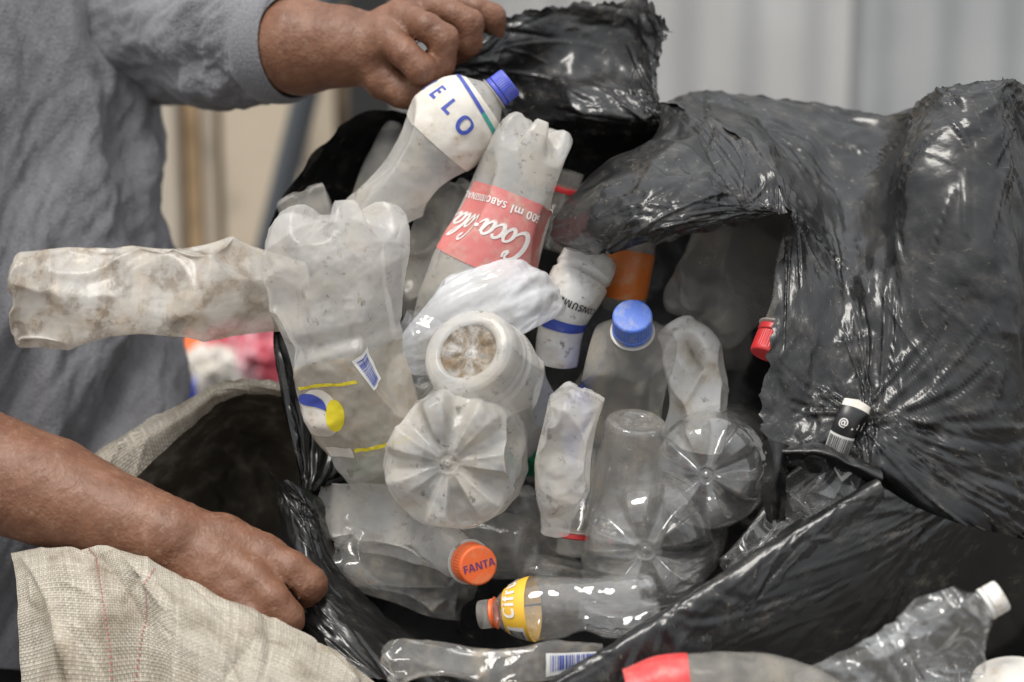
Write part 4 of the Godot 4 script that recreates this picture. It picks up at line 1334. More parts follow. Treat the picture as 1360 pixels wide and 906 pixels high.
	# front lip and the tight film below it
	film(bag, "front_panel", [
		[[1172, 660, 0.085], [1072, 720, 0.085], [972, 782, 0.09], [882, 840, 0.095], [802, 890, 0.1], [700, 950, 0.1]],
		[[1164, 640, 0.106], [1060, 702, 0.114], [960, 765, 0.122], [868, 824, 0.13], [785, 876, 0.138], [690, 935, 0.144]],
		[[1174, 648, 0.114], [1072, 712, 0.122], [972, 776, 0.13], [880, 835, 0.138], [797, 888, 0.144], [700, 950, 0.148]],
		[[1216, 674, 0.114], [1118, 748, 0.124], [1020, 815, 0.13], [930, 874, 0.135], [850, 925, 0.138], [752, 990, 0.14]],
		[[1262, 692, 0.108], [1174, 780, 0.115], [1080, 850, 0.12], [990, 910, 0.122], [910, 965, 0.122], [822, 1035, 0.12]],
		[[1320, 708, 0.095], [1242, 815, 0.096], [1155, 895, 0.098], [1065, 960, 0.098], [988, 1025, 0.095], [902, 1095, 0.09]],
		[[1400, 728, 0.06], [1332, 845, 0.06], [1252, 945, 0.06], [1165, 1025, 0.06], [1092, 1095, 0.055], [1002, 1165, 0.05]],
		[[1500, 762, -0.02], [1442, 882, -0.01], [1382, 1012, 0.0], [1302, 1112, 0.0], [1202, 1182, 0.0], [1102, 1242, 0.0]]],
		140, 120, {"seed": 31, "eu": 0.006, "ev": 0.02, "hold": 0.04, "amp": 0.006, "stiff": 0.35, "creases": [{"n": 70, "len": [0.08, 0.3], "wide": [0.001, 0.004], "high": [0.0006, 0.002], "foci": [[-0.1, 0.55]], "jitter": 0.1}]}, mats.bag_dark)
	film(bag, "lip_hem", [
		[[1160, 637, 0.108], [1056, 699, 0.116], [956, 762, 0.124], [864, 821, 0.132], [781, 873, 0.14], [686, 932, 0.146]],
		[[1166, 640, 0.117], [1063, 704, 0.125], [963, 768, 0.133], [871, 828, 0.141], [788, 881, 0.147], [692, 942, 0.151]],
		[[1172, 652, 0.118], [1072, 720, 0.127], [978, 792, 0.134], [892, 858, 0.141], [812, 912, 0.147], [716, 975, 0.15]],
		[[1174, 660, 0.117], [1078, 732, 0.126], [990, 814, 0.132], [912, 886, 0.138], [838, 940, 0.144], [740, 1005, 0.147]]],
		150, 30, {"seed": 33, "eu": 0.02, "ev": 0.08, "hold": 0.03, "amp": 0.004, "rag": {"b": 0.004}, "creases": [{"n": 40, "len": [0.02, 0.1], "wide": [0.001, 0.003], "high": [0.0005, 0.0018], "dir": 0.1, "jitter": 0.3}], "crinkle": [0.0012, 30.0]}, mats.bag)
	# lower part standing on the ground, out of the picture
	film(bag, "lower_part", [
		[[1520, 700, -0.02], [1420, 860, 0.05], [1250, 1000, 0.1], [1050, 1100, 0.1], [850, 1080, 0.11], [690, 960, 0.1], [560, 900, 0.05], [430, 830, 0.0], [400, 640, -0.04]],
		[[1540, 1200, -0.05], [1430, 1300, 0.06], [1250, 1350, 0.12], [1050, 1400, 0.14], [850, 1400, 0.14], [690, 1380, 0.1], [560, 1350, 0.03], [430, 1300, -0.05], [400, 1250, -0.1]],
		[[1540, 2050, -0.2], [1400, 2120, -0.05], [1250, 2170, 0.0], [1050, 2200, 0.05], [850, 2200, 0.05], [690, 2180, 0.0], [560, 2150, -0.1], [480, 2100, -0.15], [450, 2050, -0.2]]],
		60, 60, {"seed": 35, "eu": 0.06, "ev": 0.06, "amp": 0.02}, mats.bag_dark)
	# gathered film on the left, drawn down to the knot
	film(bag, "gathered_side", [
		[[360, 415, -0.035], [385, 425, -0.05], [415, 440, -0.06], [450, 450, -0.07], [490, 470, -0.08], [530, 500, -0.09]],
		[[368, 470, -0.03], [394, 490, -0.04], [422, 508, -0.05], [452, 525, -0.06], [486, 545, -0.07], [525, 560, -0.08]],
		[[380, 540, -0.022], [402, 560, -0.03], [425, 578, -0.04], [450, 592, -0.05], [478, 602, -0.06], [515, 610, -0.07]],
		[[394, 605, -0.015], [406, 618, -0.02], [420, 627, -0.025], [438, 632, -0.035], [462, 632, -0.045], [500, 630, -0.055]],
		[[403, 650, -0.01], [407, 652, -0.01], [412, 652, -0.012], [418, 650, -0.015], [428, 646, -0.02], [440, 640, -0.03]]],
		110, 90, {"seed": 44, "eu": 0.1, "ev": 0.01, "hold": 0.02, "amp": 0.01, "pin": "tb", "creases": [{"n": 46, "len": [0.06, 0.12], "wide": [0.0012, 0.003], "high": [0.0015, 0.004], "dir": 1.571, "jitter": 0.04}]}, mats.bag_dark)
	# twisted end between the knot and the fist
	film(bag, "twisted_end", [
		[[352, 622, -0.005], [358, 630, 0.0], [366, 640, 0.004], [380, 640, 0.008], [396, 646, 0.006], [408, 650, -0.002], [414, 654, -0.012]],
		[[366, 640, -0.008], [376, 655, 0.0], [386, 664, 0.006], [398, 668, 0.01], [410, 668, 0.008], [420, 668, 0.0], [428, 668, -0.014]],
		[[372, 690, -0.005], [380, 690, 0.008], [392, 692, 0.016], [404, 694, 0.018], [416, 696, 0.012], [426, 698, 0.002], [434, 700, -0.012]],
		[[376, 740, 0.01], [386, 735, 0.022], [400, 735, 0.03], [414, 738, 0.03], [428, 742, 0.022], [442, 748, 0.008], [456, 756, -0.006]],
		[[385, 800, 0.03], [402, 792, 0.04], [420, 790, 0.046], [440, 792, 0.044], [462, 800, 0.034], [488, 810, 0.018], [515, 822, 0.004]],
		[[400, 850, 0.05], [425, 842, 0.06], [450, 838, 0.064], [480, 842, 0.06], [515, 850, 0.05], [550, 860, 0.036], [590, 872, 0.02]],
		[[420, 920, 0.07], [450, 905, 0.08], [485, 900, 0.084], [525, 902, 0.08], [565, 908, 0.07], [610, 914, 0.056], [650, 920, 0.04]]],
		84, 120, {"seed": 52, "eu": 0.12, "ev": 0.04, "hold": 0.02, "amp": 0.008, "fine": 0.012, "rag": {"t": 0.003}, "creases": [{"n": 50, "len": [0.03, 0.1], "wide": [0.0012, 0.0035], "high": [0.001, 0.003], "dir": 1.4, "jitter": 0.35}], "crinkle": [0.0015, 26.0]}, mats.bag_dark)
	# rags of film left hanging at the tear
	film(bag, "torn_strip", [
		[[1016, 585, 0.082], [1028, 588, 0.09], [1040, 590, 0.09], [1052, 596, 0.084]],
		[[1018, 620, 0.086], [1028, 622, 0.094], [1036, 622, 0.094], [1044, 624, 0.088]],
		[[1014, 655, 0.084], [1024, 656, 0.092], [1034, 656, 0.092], [1042, 656, 0.086]],
		[[1020, 690, 0.08], [1027, 690, 0.086], [1034, 690, 0.086], [1040, 690, 0.08]]],
		30, 50, {"seed": 61, "eu": 0.2, "ev": 0.05, "amp": 0.01, "rag": {"l": 0.004, "r": 0.004, "b": 0.005}}, mats.bag_dark)
	film(bag, "torn_strip", [
		[[1018, 592, 0.08], [1050, 590, 0.086], [1085, 590, 0.09], [1120, 602, 0.095], [1168, 622, 0.1]],
		[[1018, 602, 0.086], [1050, 600, 0.094], [1085, 601, 0.098], [1120, 612, 0.102], [1168, 634, 0.106]],
		[[1020, 612, 0.082], [1050, 609, 0.088], [1085, 610, 0.092], [1120, 621, 0.096], [1166, 642, 0.1]]],
		90, 24, {"seed": 66, "eu": 0.1, "ev": 0.15, "amp": 0.01, "rag": {"b": 0.003, "t": 0.002}}, mats.bag)

func make_sack() -> void:
	var base := at(230, 453, 0.02)
	base.y = 0.0
	var sack := thing("woven_sack", "open beige woven plastic sack with red threads, its rim under the fist", "sack", base)
	film(sack, "back_rim", [
		[[92, 648, -0.1], [130, 612, -0.1], [185, 582, -0.1], [240, 548, -0.098], [286, 524, -0.096], [335, 520, -0.094], [385, 526, -0.09], [440, 556, -0.09]],
		[[98, 624, -0.078], [138, 593, -0.078], [193, 562, -0.076], [248, 530, -0.072], [290, 508, -0.068], [338, 507, -0.066], [385, 512, -0.066], [442, 542, -0.066]],
		[[112, 634, -0.058], [148, 602, -0.056], [202, 572, -0.052], [256, 541, -0.048], [296, 519, -0.046], [342, 515, -0.046], [388, 521, -0.048], [446, 552, -0.05]],
		[[150, 690, -0.056], [164, 652, -0.058], [212, 604, -0.06], [262, 560, -0.06], [300, 532, -0.058], [346, 524, -0.058], [392, 531, -0.06], [450, 560, -0.062]]],
		120, 44, {"seed": 73, "eu": 0.05, "ev": 0.04, "hold": 0.03, "amp": 0.018, "stiff": 0.35, "creases": [{"n": 26, "len": [0.02, 0.07], "wide": [0.002, 0.006], "high": [0.0015, 0.005], "dir": 0.4, "jitter": 0.8}]}, mats.sack)
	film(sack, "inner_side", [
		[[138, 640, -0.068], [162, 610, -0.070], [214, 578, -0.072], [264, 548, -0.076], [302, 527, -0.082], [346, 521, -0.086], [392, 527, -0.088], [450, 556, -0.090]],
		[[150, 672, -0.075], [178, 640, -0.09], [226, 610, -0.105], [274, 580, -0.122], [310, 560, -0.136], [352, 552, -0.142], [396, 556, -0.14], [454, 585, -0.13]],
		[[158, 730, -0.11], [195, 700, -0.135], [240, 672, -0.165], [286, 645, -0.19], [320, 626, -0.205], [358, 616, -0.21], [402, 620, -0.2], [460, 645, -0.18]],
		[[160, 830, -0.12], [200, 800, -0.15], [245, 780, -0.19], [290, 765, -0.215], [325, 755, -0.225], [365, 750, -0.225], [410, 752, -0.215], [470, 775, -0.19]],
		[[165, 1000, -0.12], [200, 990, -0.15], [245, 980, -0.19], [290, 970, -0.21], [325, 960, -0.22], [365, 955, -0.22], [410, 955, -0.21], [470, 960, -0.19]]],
		120, 100, {"seed": 71, "eu": 0.05, "ev": 0.03, "hold": 0.03, "amp": 0.012, "stiff": 0.35, "creases": [{"n": 36, "len": [0.03, 0.14], "wide": [0.003, 0.009], "high": [0.001, 0.005], "dir": 0.6, "jitter": 0.7}]}, mats.sack_soiled_shaded)
	film(sack, "front_side", [
		[[40, 790, 0.0], [75, 775, 0.005], [130, 770, 0.015], [190, 780, 0.03], [250, 810, 0.045], [330, 845, 0.055], [400, 880, 0.06], [460, 920, 0.065], [520, 960, 0.07]],
		[[18, 735, 0.015], [62, 728, 0.03], [120, 728, 0.045], [182, 738, 0.06], [245, 768, 0.08], [325, 803, 0.095], [400, 842, 0.1], [455, 874, 0.1], [510, 918, 0.1]],
		[[22, 760, 0.035], [66, 748, 0.055], [125, 748, 0.075], [186, 760, 0.095], [248, 790, 0.112], [325, 826, 0.124], [398, 864, 0.128], [450, 896, 0.128], [500, 940, 0.125]],
		[[26, 820, 0.045], [72, 805, 0.075], [132, 808, 0.1], [190, 815, 0.105], [248, 840, 0.128], [318, 872, 0.14], [385, 905, 0.146], [438, 935, 0.146], [485, 970, 0.14]],
		[[30, 900, 0.045], [78, 890, 0.09], [138, 895, 0.115], [192, 890, 0.11], [245, 905, 0.135], [308, 930, 0.15], [370, 955, 0.158], [420, 980, 0.158], [465, 1010, 0.15]],
		[[32, 1050, 0.04], [82, 1040, 0.095], [140, 1045, 0.12], [192, 1040, 0.115], [240, 1050, 0.14], [300, 1065, 0.16], [355, 1080, 0.165], [400, 1090, 0.165], [440, 1110, 0.155]]],
		150, 120, {"seed": 77, "eu": 0.07, "ev": 0.03, "hold": 0.03, "amp": 0.016, "stiff": 0.35, "creases": [{"n": 34, "len": [0.05, 0.16], "wide": [0.004, 0.014], "high": [0.002, 0.007], "dir": 1.2, "jitter": 0.5}, {"n": 60, "len": [0.015, 0.05], "wide": [0.002, 0.005], "high": [0.0006, 0.002], "dir": 0.8, "jitter": 0.9}]}, mats.sack)
	film(sack, "lower_part", [
		[[30, 1050, 0.04], [140, 1045, 0.11], [240, 1050, 0.13], [355, 1080, 0.15], [440, 1110, 0.14], [500, 1050, 0.0], [470, 960, -0.13]],
		[[30, 1500, 0.04], [140, 1520, 0.13], [240, 1530, 0.15], [355, 1540, 0.15], [440, 1540, 0.12], [500, 1500, 0.0], [500, 1450, -0.13]],
		[[60, 2150, -0.05], [140, 2170, 0.02], [240, 2180, 0.05], [355, 2180, 0.05], [440, 2170, 0.02], [500, 2150, -0.06], [500, 2100, -0.15]]],
		50, 50, {"seed": 79, "eu": 0.04, "ev": 0.04, "amp": 0.01}, mats.sack)
	# red threads woven in, seen as broken lines
	var g = grids["front_side"]
	for col in [[36, 42, 24, 118], [70, 48, 40, 118]]:
		var st := SurfaceTool.new()
		st.begin(Mesh.PRIMITIVE_TRIANGLES)
		var nu: int = g[1]
		for j in range(col[2], col[3]):
			if j % 2 == 1:
				continue
			var i: float = lerpf(col[0], col[1], float(j) / 118.0)
			var k: int = int(i)
			var a: Vector3 = g[0][j * nu + k].lerp(g[0][j * nu + k + 1], i - k)
			var b: Vector3 = g[0][(j + 1) * nu + k].lerp(g[0][(j + 1) * nu + k + 1], i - k)
			var s: Vector3 = (g[0][j * nu + k + 1] - g[0][j * nu + k]).normalized() * 0.0006
			var out: Vector3 = back_dir * 0.0008 + up_dir * 0.0004
			for q in [a - s, b + s, a + s, a - s, b - s, b + s]:
				st.add_vertex(q + out - sack.position)
		st.generate_normals()
		part(sack, "thread", st.commit(), mats.thread)

func make_bottles() -> void:
	var b: Bottle
	# long crushed bottle in front of the shirt
	b = bottle("crushed_bottle", "crushed muddy frosted bottle lying level in front of the grey shirt", [[30, 400, -0.02, 67, 0.6], [100, 398, -0.02, 73, 0.55], [190, 391, -0.015, 71, 0.6], [265, 384, -0.01, 78, 0.6], [325, 388, -0.02, 64, 0.6], [400, 392, -0.04, 46, 0.6]], {"seed": 2, "pops": [14, 0.2, 0.02, 0.95], "crumple": [0.004, 7.0], "base_height": 0.25, "rows": 150, "around": 120}, mats.milky_mud)
	# wide bottle with the paper-thin label
	b = bottle("bottle", "wide frosted bottle, base up, with barcode and yellow-lined label, left of the heap", [[450, 335, 0.03, 104, 0.7], [455, 410, 0.035, 107, 0.62], [474, 490, 0.03, 93, 0.58], [494, 570, 0.015, 74, 0.55], [514, 645, -0.01, 42, 0.6]], {"seed": 5, "pops": [11, 0.14, 0.1, 0.9], "base_height": 0.68, "lobes": 6, "roll": 0.3, "valley": 1.6, "lump": [0.007, 12.0], "rows": 150, "around": 140, "dents": [[0.0, 0.36, 2.2, 0.05, 0.006], [0.7, 0.2, 0.6, 0.12, 0.006]]}, mats.frost)
	label_on(b, "label", 0.42, 0.8, -1.35, 1.3, mats.label_film, 0.0008, 0.01)
	barcode_on(b, 0.48, -0.3, 0.023, 0.017, -1.2, mats.ink_blue, mats.paper, 3)
	label_on(b, "label_line", 0.505, 0.517, 0.0, 1.1, mats.ink_yellow, 0.0013, 0.004)
	label_on(b, "label_line", 0.765, 0.778, -0.75, 0.4, mats.ink_yellow, 0.0013, 0.004)
	spot_on(b, "label_spot", 0.62, 0.85, 0.03, 0.036, -0.5, mats.label_white, 0.0013)
	spot_on(b, "label_spot", 0.625, 0.5, 0.012, 0.022, -0.3, mats.ink_yellow, 0.0016)
	spot_on(b, "label_spot", 0.585, 0.95, 0.024, 0.018, 2.8, mats.ink_blue, 0.0019, 0.0, PI)
	label_on(b, "label_strip", 0.76, 0.8, 0.45, 1.1, mats.label_white, 0.0013)
	# the bottle with the blue cap at the top
	b = bottle("bottle", "squeezed white bottle lettered ELO with a blue cap, topmost of the heap", [[462, 322, -0.065, 44, 0.6], [510, 275, -0.055, 50, 0.55], [552, 222, -0.045, 52, 0.6], [586, 182, -0.04, 60, 0.75], [618, 152, -0.04, 57, 0.9], [640, 137, -0.04, 42, 1.0], [655, 126, -0.04, 22, 1.0], [663, 120, -0.04, 17, 1.0]], {"seed": 7, "pops": [7, 0.24, 0.0, 0.27], "base": "none", "crumple_at": [0.0, 0.42], "lump": [0.003, 16.0], "rows": 150}, mats.milky)
	label_on(b, "label", 0.4, 0.73, -2.6, 2.6, mats.label_white, 0.0006)
	print_on(b, "lettering", "I", font(true), 0.0115, 0.535, -1.5, 0.0, mats.ink_blue)
	print_on(b, "lettering", "E", font(true), 0.0115, 0.535, -0.82, 0.0, mats.ink_blue)
	print_on(b, "lettering", "L", font(true), 0.0115, 0.53, -0.3, 0.0, mats.ink_blue)
	print_on(b, "lettering", "O", font(true), 0.0135, 0.522, 0.25, 0.0, mats.ink_blue)
	label_on(b, "label_band", 0.655, 0.685, -1.4, 0.35, mats.label_blue, 0.0012)
	label_on(b, "label_band", 0.655, 0.685, 0.35, 1.3, mats.ink_teal, 0.0012)
	cap_on(b, 21, 19, mats.cap_violet, -0.04)
	# cola bottle
	b = bottle("bottle", "dusty bottle, base up, with a faded red label in white script", [[700, 212, -0.03, 56, 0.9], [680, 262, -0.03, 60, 0.9], [656, 325, -0.03, 66, 0.9], [632, 385, -0.035, 69, 0.9], [612, 445, -0.05, 68, 0.9]], {"seed": 11, "pops": [3, 0.15, 0.0, 0.3], "base_height": 1.0, "lobes": 5, "roll": 0.6, "valley": 1.3, "lump": [0.002, 14.0], "rows": 120}, mats.milky)
	label_on(b, "label", 0.24, 0.62, -1.6, 1.6, mats.label_red)
	script_on(b, 0.019, 0.47, 0.4, mats.ink_white)
	print_on(b, "lettering", "SABOR ORIGINAL", font(true), 0.0032, 0.315, 0.85, 0.0, mats.ink_white)
	print_on(b, "lettering", "600 ml", font(true), 0.0055, 0.32, -0.45, 0.0, mats.ink_white)
	# pearly wrapper bottle
	b = bottle("bottle", "glossy pearl-white crinkled bottle behind the round white base", [[548, 482, -0.005, 36, 0.6], [585, 440, 0.0, 58, 0.55], [635, 416, 0.0, 68, 0.55], [684, 412, -0.005, 70, 0.55], [718, 435, -0.02, 58, 0.6]], {"seed": 13, "crumple": [0.006, 10.0], "folds": [[0.002, (right_dir + up_dir * 0.6).normalized(), 45.0, 6.0, 0.0, 1.0]], "pops": [5, 0.06, 0.0, 0.6], "base_height": 0.5, "rows": 140, "around": 120}, mats.pearl)
	# white bottle seen from its round base
	b = bottle("bottle", "milky white bottle with its round muddy base facing out, centre of the heap", [[628, 474, 0.05, 65, 0.95], [648, 499, 0.02, 74, 0.95], [674, 532, -0.02, 72, 0.9], [704, 572, -0.06, 54, 0.8], [735, 612, -0.1, 44, 0.8]], {"seed": 17, "pops": [9, 0.18, 0.2, 1.0], "base": "push", "base_height": 0.36, "lobes": 8, "crumple_at": [0.25, 1.0], "rows": 130, "around": 120, "ribs": [[0.04, 0.14, 2, 0.0012]]}, mats.milky)
	mud_on_base(b, 0.1, 0.6, mats.mud)
	label_on(b, "label", 0.72, 0.95, -3.0, 3.0, mats.label_green, 0.0008)
	# base with a star of ribs, dusty
	b = bottle("bottle", "dusty white bottle with its star-ribbed base facing out, below the round base", [[598, 612, 0.06, 93, 1.02], [604, 603, 0.02, 97, 1.0], [610, 588, -0.04, 92, 1.0], [616, 575, -0.1, 80, 1.0]], {"seed": 19, "pops": [4, 0.12, 0.0, 0.3], "base_height": 0.42, "lobes": 7, "roll": 0.2, "valley": 1.5, "base_lump": [0.006, 14.0], "lump": [0.007, 14.0], "rows": 70, "around": 180}, mats.milky)
	# crushed little bottle
	b = bottle("bottle", "small crushed frosted bottle standing base up in the middle", [[772, 532, 0.06, 40, 0.75], [764, 566, 0.062, 52, 0.7], [755, 604, 0.062, 54, 0.65], [746, 645, 0.056, 42, 0.65], [740, 685, 0.05, 31, 0.7], [738, 708, 0.045, 24, 0.8]], {"seed": 23, "pops": [10, 0.14, 0.0, 0.9], "crumple": [0.006, 15.0], "base_height": 0.4, "lobes": 5, "roll": 0.4, "base_lump": [0.008, 20.0], "rows": 120, "closed_top": true}, mats.frost)
	b = bottle("bottle", "brownish bottle hanging neck down with a red ring, under the small crushed one", [[768, 600, -0.01, 40, 0.9], [768, 650, -0.005, 38, 0.9], [765, 690, 0.0, 27, 0.9], [763, 708, 0.002, 19, 1.0], [762, 716, 0.002, 18, 1.0]], {"seed": 25, "base": "none", "film": mats.dirt_film}, mats.clear)
	cap_on(b, 21, 22, mats.haze, 0.0, {"ring_mat": mats.cap_red})
	# blue cap
	b = bottle("bottle", "big cloudy square-shouldered bottle with a blue cap and blue label", [[838, 640, -0.08, 80, 0.8], [834, 570, -0.045, 90, 0.8], [834, 510, -0.018, 86, 0.8], [838, 468, 0.004, 64, 0.85], [840, 446, 0.02, 30, 1.0], [840, 434, 0.03, 25, 1.0]], {"seed": 29, "pops": [7, 0.11, 0.05, 0.66], "base": "none", "square": 0.5, "crumple_at": [0.1, 0.72], "rows": 120, "dents": [[-0.35, 0.4, 0.7, 0.28, 0.014]]}, mats.haze)
	label_on(b, "label", 0.02, 0.5, -2.2, -0.75, mats.label_blue)
	cap_on(b, 26.5, 28, mats.cap_blue, 0.03)
	b = bottle("bottle", "dented white bottle with a folded side, right of the blue cap", [[900, 440, -0.03, 28, 0.7], [916, 464, -0.022, 40, 0.7], [930, 505, -0.02, 44, 0.65], [930, 545, -0.02, 42, 0.65], [918, 590, -0.03, 42, 0.6]], {"seed": 37, "pops": [6, 0.2, 0.1, 0.9], "base": "push", "base_height": 0.4, "rows": 110, "dents": [[0.1, 0.28, 0.6, 0.2, 0.016]]}, mats.white_plastic)
	# upside-down tumbler-like bottle
	b = bottle("bottle", "clear ribbed bottle standing base up beside the glossy star base", [[844, 570, 0.035, 41, 1.0], [838, 620, 0.024, 47, 1.0], [831, 680, 0.016, 52, 1.0], [826, 740, 0.01, 54, 1.0], [822, 800, 0.0, 52, 1.0]], {"seed": 41, "wall": true, "base": "push", "base_height": 0.34, "lobes": 10, "rows": 130, "flutes": [[0.1, 0.5, 10, 0.0015]], "ribs": [[0.55, 1.0, 6, 0.002]], "film": mats.dirt_film}, mats.clear)
	# glossy star bases
	b = bottle("bottle", "clear glossy bottle with star base facing out, touching the torn film", [[942, 628, 0.065, 72, 1.05], [948, 622, 0.035, 76, 1.03], [958, 612, -0.02, 75, 1.0], [968, 600, -0.08, 68, 1.0]], {"seed": 43, "wall": true, "base_height": 0.62, "lobes": 6, "roll": 0.25, "valley": 1.1, "lump": [0.002, 12.0], "base_lump": [0.003, 16.0], "rows": 70, "around": 200, "film": mats.dust_thin}, mats.clear)
	b = bottle("bottle", "largest clear bottle with star base facing out, above the yellow label", [[862, 724, 0.04, 86, 1.0], [870, 712, 0.005, 90, 1.0], [882, 692, -0.05, 86, 1.0], [892, 672, -0.1, 72, 1.0]], {"seed": 47, "wall": true, "base_height": 0.62, "lobes": 5, "roll": 0.5, "valley": 1.1, "lump": [0.003, 12.0], "rows": 70, "around": 200, "film": mats.dust_thin}, mats.clear)
	b = bottle("bottle", "clear crumpled bottle between the two star bases and the bag lip", [[975, 745, 0.03, 34, 0.8], [1010, 718, 0.025, 46, 0.8], [1050, 690, 0.02, 48, 0.8], [1090, 650, 0.01, 46, 0.8]], {"seed": 53, "wall": true, "pops": [12, 0.32, 0.0, 1.0], "crumple": [0.003, 16.0], "base_height": 0.5, "rows": 90, "film": mats.dust_thin}, mats.clear_crisp)
	b = bottle("bottle", "clear bottle with a torn black label under the ripped film", [[1082, 668, 0.045, 40, 0.8], [1110, 648, 0.055, 46, 0.8], [1146, 624, 0.055, 44, 0.8], [1185, 600, 0.03, 40, 0.8]], {"seed": 57, "wall": true, "pops": [10, 0.32, 0.0, 0.5], "base_height": 0.6, "crumple_at": [0.0, 0.4], "rows": 90, "film": mats.dust_thin}, mats.clear_crisp)
	label_on(b, "label", 0.5, 0.9, -2.4, 2.4, mats.label_black)
	barcode_on(b, 0.55, -0.5, 0.018, 0.012, 1.57, mats.ink_black, mats.paper, 5)
	b = bottle("bottle", "black-labelled bottle with cream top showing through the hole in the film", [[1112, 612, 0.076, 20, 0.6], [1122, 585, 0.082, 21, 0.55], [1131, 560, 0.086, 21, 0.55], [1139, 536, 0.082, 19, 0.5]], {"seed": 59, "pops": [4, 0.2, 0.0, 1.0], "base": "none", "rows": 60, "closed_top": true}, mats.label_white)
	label_on(b, "label", 0.0, 0.86, -1.57, 1.57, mats.label_black)
	barcode_on(b, 0.28, -0.35, 0.016, 0.015, 0.0, mats.ink_black, mats.paper, 6)
	print_on(b, "lettering", "@ . a", font(true), 0.0042, 0.62, 0.0, 0.0, mats.ink_white)
	# deeper in the mouth
	b = bottle("bottle", "dirty white bottle with small black print, under the tip of the torn flap", [[780, 352, -0.03, 38, 0.9], [764, 385, -0.025, 40, 0.9], [748, 425, -0.03, 33, 0.9], [738, 480, -0.04, 28, 0.9]], {"seed": 61, "base": "push", "base_height": 0.5, "lump": [0.003, 14.0], "ribs": [[0.1, 0.2, 1, 0.002]]}, mats.white_plastic)
	print_on(b, "lettering", "CONSUMIR ANTES", font(true), 0.0034, 0.45, 0.2, 0.0, mats.ink_black)
	label_on(b, "label", 0.63, 0.72, -2.5, 2.5, mats.label_blue)
	b = bottle("bottle", "bottle with a scuffed orange label in the shadow under the torn flap", [[842, 290, -0.06, 31, 1.0], [838, 330, -0.06, 32, 1.0], [832, 370, -0.06, 31, 1.0], [828, 410, -0.065, 28, 1.0]], {"seed": 67, "base": "push"}, mats.haze)
	label_on(b, "label", 0.38, 0.85, -3.1, 3.1, mats.label_orange)
	b = bottle("bottle", "open clear bottle mouth with a red ring, right of the faded red label", [[728, 330, -0.06, 34, 1.0], [740, 290, -0.06, 28, 1.0], [749, 260, -0.058, 18, 1.0], [758, 228, -0.055, 17.5, 1.0]], {"seed": 71, "base": "none", "film": mats.dirt_film}, mats.clear)
	part(b.node, "cap_ring", lathe(at(750, 256, -0.058), (at(758, 228, -0.055) - at(749, 260, -0.058)).normalized(), [[0.0098, 0.0, 0.0], [0.0112, 0.0, 0.0], [0.0112, 0.004, 0.0], [0.0098, 0.004, 0.0]], 48, 0, b.node.position), mats.cap_red)
	b = bottle("bottle", "large dusty clear bottle seen through the rip in the bag", [[945, 405, -0.05, 64, 0.7], [975, 362, -0.065, 86, 0.65], [1005, 315, -0.085, 88, 0.6], [1030, 275, -0.12, 76, 0.6]], {"seed": 73, "pops": [6, 0.25, 0.0, 1.0], "base_height": 0.7, "lump": [0.006, 10.0]}, mats.haze)
	b = bottle("bottle", "bottle with a bright red cap sticking out of the rip", [[1085, 320, -0.05, 46, 1.0], [1062, 370, -0.015, 34, 1.0], [1044, 405, 0.016, 20, 1.0], [1030, 436, 0.022, 17, 1.0], [1026, 446, 0.024, 17, 1.0]], {"seed": 79, "base": "none", "film": mats.dirt_film}, mats.clear)
	cap_on(b, 21, 30, mats.cap_red, 0.02)
	# lower left
	b = bottle("bottle", "clouded flattened bottle with an orange cap, lower left of the heap", [[425, 664, -0.03, 26, 0.5], [485, 690, -0.02, 50, 0.5], [555, 712, 0.0, 54, 0.6], [600, 733, 0.018, 38, 0.8], [620, 745, 0.034, 20, 1.0], [627, 748, 0.043, 19, 1.0]], {"seed": 83, "pops": [8, 0.3, 0.0, 0.6], "base_height": 0.3, "lump": [0.004, 12.0], "rows": 130}, mats.frost)
	cap_on(b, 27, 24, mats.cap_orange, 0.05)
	var T: Vector3 = b.tang[b.rows - 1]
	var face: Vector3 = b.pos[b.rows - 1] + T * (24.2 * (DIST - 0.05) / FOCAL)
	var yy: Vector3 = (up_dir - T * up_dir.dot(T)).normalized().rotated(T, 0.25)
	var xx: Vector3 = yy.cross(T)
	bent_text(b.node, "lettering", "FANTA", font(true), 0.0055, func(x: float, y: float) -> Vector3: return face + T * 0.0003 + xx * x + yy * y, mats.ink_purple)
	b = bottle("bottle", "round clear bottle end behind the orange cap", [[690, 728, -0.01, 42, 0.9], [650, 722, -0.02, 46, 0.9], [600, 710, -0.03, 46, 0.9]], {"seed": 85, "base": "push", "base_height": 0.4, "film": mats.dirt_film}, mats.clear)
	b = bottle("bottle", "glossy muddy clear bottle lying under the orange-capped one", [[462, 738, -0.01, 40, 0.8], [510, 756, -0.01, 46, 0.7], [560, 775, -0.015, 42, 0.7], [620, 790, -0.03, 36, 0.7]], {"seed": 89, "pops": [6, 0.25, 0.0, 1.0], "base_height": 0.6, "square": 0.4, "lump": [0.003, 12.0], "film": mats.dirt_film}, mats.clear)
	b = bottle("bottle", "clear bottle end beside the twisted black film, upper of the two", [[465, 702, -0.035, 30, 0.8], [510, 715, -0.04, 36, 0.7], [560, 730, -0.05, 34, 0.7]], {"seed": 91, "base_height": 0.6, "film": mats.dirt_film}, mats.clear)
